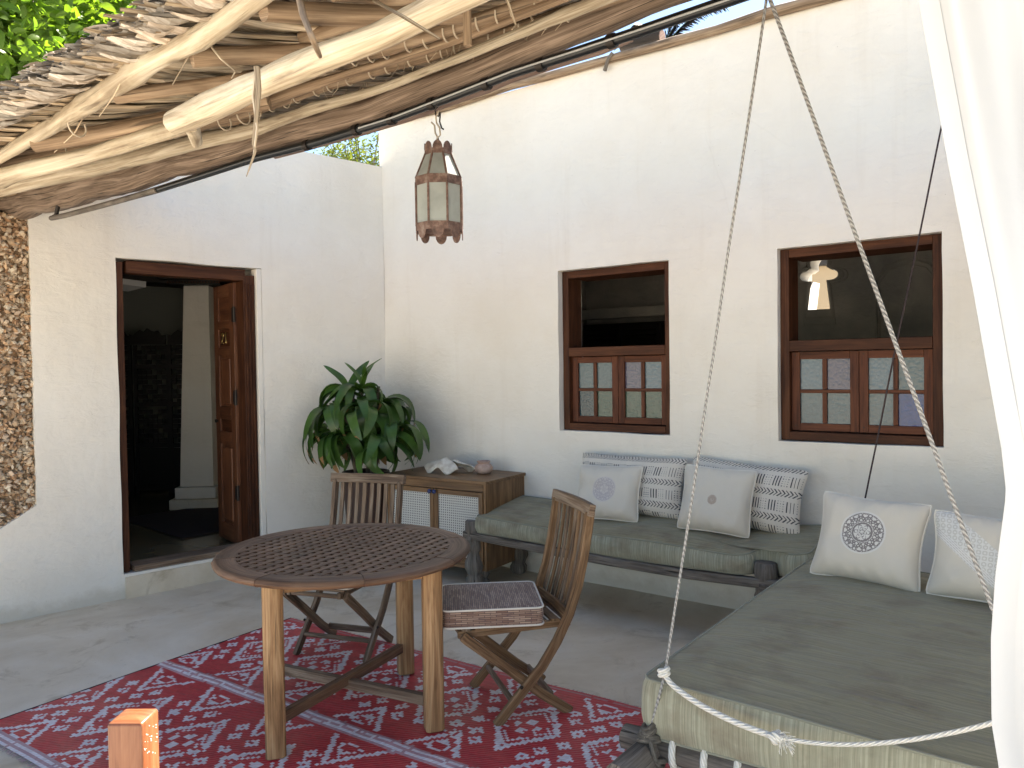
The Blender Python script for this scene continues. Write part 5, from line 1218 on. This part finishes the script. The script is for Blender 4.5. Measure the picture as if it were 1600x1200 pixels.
# ------------------------------------------------------------------ curtain
t = thing('white_curtain', 'long white cotton curtain gathered at the right edge of the view', 'curtain', T(*W(.2, 1.15, 0)))
def cedge(z):
    pts = [(2.45, -.270), (2.038, -.192), (1.822, -.159), (1.653, -.130), (1.448, -.099), (1.391, -.094), (1.283, -.106), (1.199, -.111), (1.091, -.110), (1.036, -.102), (.6, -.06), (.02, -.03)]
    for (za, ua), (zb_, ub) in zip(pts, pts[1:]):
        if z >= zb_: f = (z - zb_) / (za - zb_); return ub + (ua - ub) * f
    return pts[-1][1]
mb = MB(); V = []; nz, nx = 150, 200
def cpos(f, z):
    e = cedge(z); k = min(1, max(0, (z - .9) / 1.3)); w_ = .62
    ph = f * w_
    # folds spread downward from the rod
    d = (.020 * math.sin(ph * 72 + 2.2 * (z - 1.5) + .8) + .010 * math.sin(ph * 131 - 3.2 * z)) * min(1, f * 9) + .050 * math.sin(ph * 15 - 2.6 * (z - 1.3) + .6) * min(1, f * 5) 
    d += .012 * noise.noise(Vector((ph * 7, z * 2.2, 3)))
    return W(e + ph, 1.15 + d, z)
for i in range(nz + 1):
    for j in range(nx + 1): V.append(cpos((j / nx) ** 1.1, .02 + 2.43 * i / nz))
F = [(i * (nx + 1) + j, i * (nx + 1) + j + 1, (i + 1) * (nx + 1) + j + 1, (i + 1) * (nx + 1) + j) for i in range(nz) for j in range(nx)]
UV = [[((k % (nx + 1)) / nx * .6, (k // (nx + 1)) / nz * 2.4) for k in f] for f in F]
mb.add(V, F, UV).build('cloth', m_curt, t, smooth=True, world=True)
hm = MB(); V = []
for i in range(nz + 1):
    z = .02 + 2.43 * i / nz
    for j in range(4): f = .0005 + j * .013; V.append(cpos(f, z) - SX * (.0028 if 0 < j < 3 else .0012))
hm.add(V, [(i * 4 + j, i * 4 + j + 1, i * 4 + j + 5, i * 4 + j + 4) for i in range(nz) for j in range(3)], [[(.1, .1)] * 4] * (nz * 3)).build('hem', m_curt, t, smooth=True, world=True)
tag(MB().tube([W(-.6, 1.15, 2.46), W(.9, 1.15, 2.46)], .014, 8).build('curtain_rod', m_pole2, smooth=True), 'thin rod above the view from which the white curtain hangs', 'rod')

# ------------------------------------------------------------------ foreground post
pm = Matrix(((.069, -.0, 0), (0, .069, 0), (0, 0, 1)))
t = thing('wooden_post', 'varnished orange wooden post standing in the near foreground at lower left', 'post', T(-.809, 1.604, 0) @ RZ(R(-1)))
po = MB(); K = 8; V = []; zt_ = .835; h_ = .0365
prof = [(1, 0.0), (1, .4), (1, zt_ - .006), (.96, zt_ - .0005), (.9, zt_ + .001), (.5, zt_ + .004), (.2, zt_ + .005)]
def sq(k, z): 
    c = h_ * k; r_ = .004 * k; P = []
    for (sx, sy, a0) in ((1, 1, 0), (-1, 1, 90), (-1, -1, 180), (1, -1, 270)):
        for q in range(3): a_ = R(a0 + q * 45); P.append(Vector((sx * (c - r_) + r_ * math.cos(a_), sy * (c - r_) + r_ * math.sin(a_), z)))
    return P
for k, z in prof: V += sq(k, z)
F = [(q * 12 + i, q * 12 + (i + 1) % 12, (q + 1) * 12 + (i + 1) % 12, (q + 1) * 12 + i) for q in range(len(prof) - 1) for i in range(12)] + [tuple(range((len(prof) - 1) * 12, len(prof) * 12))]
UV = [[(V[k].z if f[0] < 36 else V[k].x * 1.0, (math.atan2(V[k].y, V[k].x) * .03 if f[0] < 36 else V[k].y)) for k in f] for f in F]
po.add(V, F, UV).build('post_shaft', m_post, t, smooth=True)
dr = MB()  # pale dots standing for specks of sun on the side face
for k in range(26):
    z = zt_ - abs(rnd.gauss(0, .05)) - .012; y_ = rnd.uniform(-h_ * .8, h_ * .8); s_ = rnd.uniform(.0008, .0022); dr.lathe([(s_ * .9, 0), (s_ * .6, s_ * .5), (s_ * .1, s_ * .7)], c=(h_, y_, z), seg=7, m=RY(R(90)).to_3x3())
tag(dr.build('sun_specks', plain('pale_speck', (.85, .8, .75), .08), t, smooth=True), kind='stuff')

# ------------------------------------------------------------------ trees
def leafcard(w, l):
    return [(0, 0, 0), (l * .45, w / 2, .06 * l), (l, 0, -.05 * l), (l * .45, -w / 2, .06 * l)], [(0, 1, 2), (0, 2, 3)]
def rmat(): return Matrix.Rotation(rnd.uniform(0, 6.28), 4, 'Z') @ Matrix.Rotation(rnd.uniform(-1.1, 1.1), 4, 'X') @ Matrix.Rotation(rnd.uniform(-1.1, 1.1), 4, 'Y')
t = thing('broadleaf_tree', 'bright green broadleaf tree behind the thatch eave at upper left', 'tree', T(-5.1, 7.8, -.15))
MB().tube([(0, 0, 0), (.1, .05, 1.5), (0, -.1, 3), (.15, -.2, 4.2)], [.16, .13, .10, .05], 10, wob=.2).build('trunk', m_bark, t, smooth=True)
for k in range(9):
    a_ = k * .7; MB().tube([(.05, -.05, 2.4 + k * .2), (.5 * math.cos(a_), .5 * math.sin(a_), 3.2 + k * .2), (1.2 * math.cos(a_), 1.2 * math.sin(a_), 3.9 + k * .22)], [.05, .035, .012], 7).build('limb', m_bark, t, smooth=True)
lm = []
for v in range(3):
    mb = MB(); L_ = .125; n_ = 5; V = []
    for i in range(n_ + 1):
        f = i / n_; w_ = .032 * math.sin(math.pi * min(.98, f * .95 + .04)) ** .8
        for q in (-1, 0, 1): V.append((f * L_, q * w_, abs(q) * w_ * .3 - .03 * f * f * (v + 1) * .6))
    mb.add(V, [(i * 3 + q, i * 3 + q + 1, i * 3 + q + 4, i * 3 + q + 3) for i in range(n_) for q in (0, 1)], color=(1, 1, 1)); o_ = mb.build('leaf', m_tree, smooth=True); lm.append((o_.data, V, [p.vertices[:] for p in o_.data.polygons])); bpy.data.objects.remove(o_)
cr = MB(); nl = 0; TW = MWD[t.name]; cl = [(rnd.gauss(0, 1) , rnd.gauss(0, 1), rnd.gauss(0, .8), rnd.uniform(.25, .55)) for _ in range(80)]
cand = []
for q in range(15000):
    c = rnd.choice(cl); v = Vector((rnd.gauss(0, 1), rnd.gauss(0, 1), rnd.gauss(0, 1))).normalized() * c[3] * rnd.uniform(.5, 1)
    p = Vector((.45 + c[0] * .85, -.3 + c[1] * .75, 4.95 + c[2] * .8)) + v
    wp_ = TW @ p; pj = project(wp_); vis = pj and -30 < pj[0] < 190 and -30 < pj[1] < 190
    cand.append((0 if vis else 1, (wp_ - EYE).length, p, q))
cand.sort(key=lambda x_: (x_[0], x_[1]))
for r_, (vis, dd, p, q) in enumerate(cand):
    m = Matrix.Translation(p) @ rmat() @ Matrix.Scale(rnd.uniform(.7, 1.25), 4)
    if r_ < 280 and vis == 0: inst(lm[q % 3][0], 'leaf', t, m)
    else:
        me_, V, F = lm[q % 3]; l_ = rnd.uniform(.7, 1.0); cr.add([m @ Vector(v) for v in V], F, color=(l_, l_, l_ * .98))
tag(cr.build('crown', m_tree, t), kind='stuff')
t = thing('shady_tree', 'dark green tree filling the gap behind the bright leaves at upper left', 'tree', T(-6.3, 12.5, -.15))
MB().tube([(0, 0, 0), (.1, .05, 2.5), (0, -.1, 5)], [.22, .18, .10], 10, wob=.2).build('trunk', m_bark, t, smooth=True)
cr = MB(); cl = [(rnd.gauss(0, 1.2), rnd.gauss(0, .8), rnd.gauss(0, .9), rnd.uniform(.35, .7)) for _ in range(60)]
for q in range(15000):
    c = rnd.choice(cl); v = Vector((rnd.gauss(0, 1), rnd.gauss(0, 1), rnd.gauss(0, 1))).normalized() * c[3] * rnd.uniform(.4, 1); V, F = leafcard(.07, .14)
    m = Matrix.Translation(Vector((c[0], c[1], 6.6 + c[2])) + v) @ rmat(); l_ = rnd.uniform(.5, .9); cr.add([m @ Vector(p_) for p_ in V], F, color=(l_, l_, l_ * .98))
tag(cr.build('crown', leafmat('shady_leaf', (.025, .06, .015), (.05, .10, .025), .25, .5), t), kind='stuff')
# acacia-like tree behind the door wall
tc = Vector((-2.35, 12.2, 0)); t = thing('feathery_tree', 'feathery yellow-green tree crown showing above the corner of the two walls', 'tree', T(tc.x, tc.y, -.15))
MB().tube([(.3, 0, 0), (.2, .1, 2.2), (0, 0, 4.0), (.2, 0, 4.9)], [.15, .12, .08, .03], 9, wob=.2).build('trunk', m_bark, t, smooth=True)
lb = MB(); cr = MB()
for k in range(60):
    a_ = rnd.uniform(0, 6.28); r_ = rnd.uniform(.5, 1.25); top_ = Vector((.25 + r_ * math.cos(a_) * 1.0, r_ * math.sin(a_), 5.05 + rnd.uniform(-.35, .45) - r_ * .15))
    b0 = Vector((.1, 0, 3.6 + rnd.random() * .6)); mid = b0.lerp(top_, .5) + Vector((0, 0, .05)); lb.tube([b0, mid, top_], [.025, .014, .004], 5)
    for q in range(130):
        p = mid.lerp(top_, rnd.uniform(.1, 1.1)) + Vector((rnd.gauss(0, .13), rnd.gauss(0, .13), rnd.gauss(0, .06))); V, F = leafcard(.03, .07)
        m = Matrix.Translation(p) @ rmat(); l_ = rnd.uniform(.65, 1.0); cr.add([m @ Vector(v) for v in V], F, color=(l_, l_, l_ * .98))
lb.build('limb', m_bark, t, smooth=True); tag(cr.build('crown', m_acacia, t), kind='stuff')
# palm behind the window wall
def ztop(px, py, d): return EYE + ray(px, py) * d
c0 = ztop(1040, 66, 11); t = thing('palm_tree', 'palm fronds showing above the window wall beside the dark log', 'palm tree', T(c0.x, c0.y, -.15))
MB().tube([(0, 0, 0), (.1, 0, 3), (0, 0, c0.z + .15)], [.14, .12, .10], 10, wob=.1).build('trunk', m_bark, t, smooth=True)
for k, (dx, dz, L_) in enumerate([(.75, .95, 1.0), (.35, .95, .9), (1.1, .5, 1.1), (-.5, .5, .9), (-.9, .2, 1.0), (.9, .2, .9), (.1, .8, .8), (1.6, .35, 1.2)]):
    P = []; b0 = Vector((0, 0, c0.z + .1))
    for i in range(9): f = i / 8; P.append(b0 + Vector((dx * f * L_, .25 * (k % 3 - 1) * f, dz * L_ * (f - .42 * f * f * 1.2))))
    fr = MB().tube(P, [.012 * (1 - .09 * i) for i in range(9)], 5, color=(1, 1, 1)).build('frond', m_palm, t, smooth=True)
    lf = MB()
    for i in range(1, 60):
        f = i / 60 * 8; q = int(min(7, f)); p = P[q].lerp(P[q + 1], f - q); d = (P[q + 1] - P[q]).normalized()
        for sg in (-1, 1):
            y_ = Vector((rnd.uniform(-.2, .2), sg, -.25)); e = p + (d * .8 + y_ * .7).normalized() * rnd.uniform(.22, .34) * (1.1 - i / 90) - Vector((0, 0, .06)); mdp = p.lerp(e, .5) + Vector((0, 0, .012)); lf.sweep([p, mdp, e], .016, .002, (d.x, d.y, d.z + .3), taper=[.6, 1, .2])
    tag(lf.build('leaflets', m_palm, fr), kind='stuff')
    for fidx in range(len(lf.c)): pass
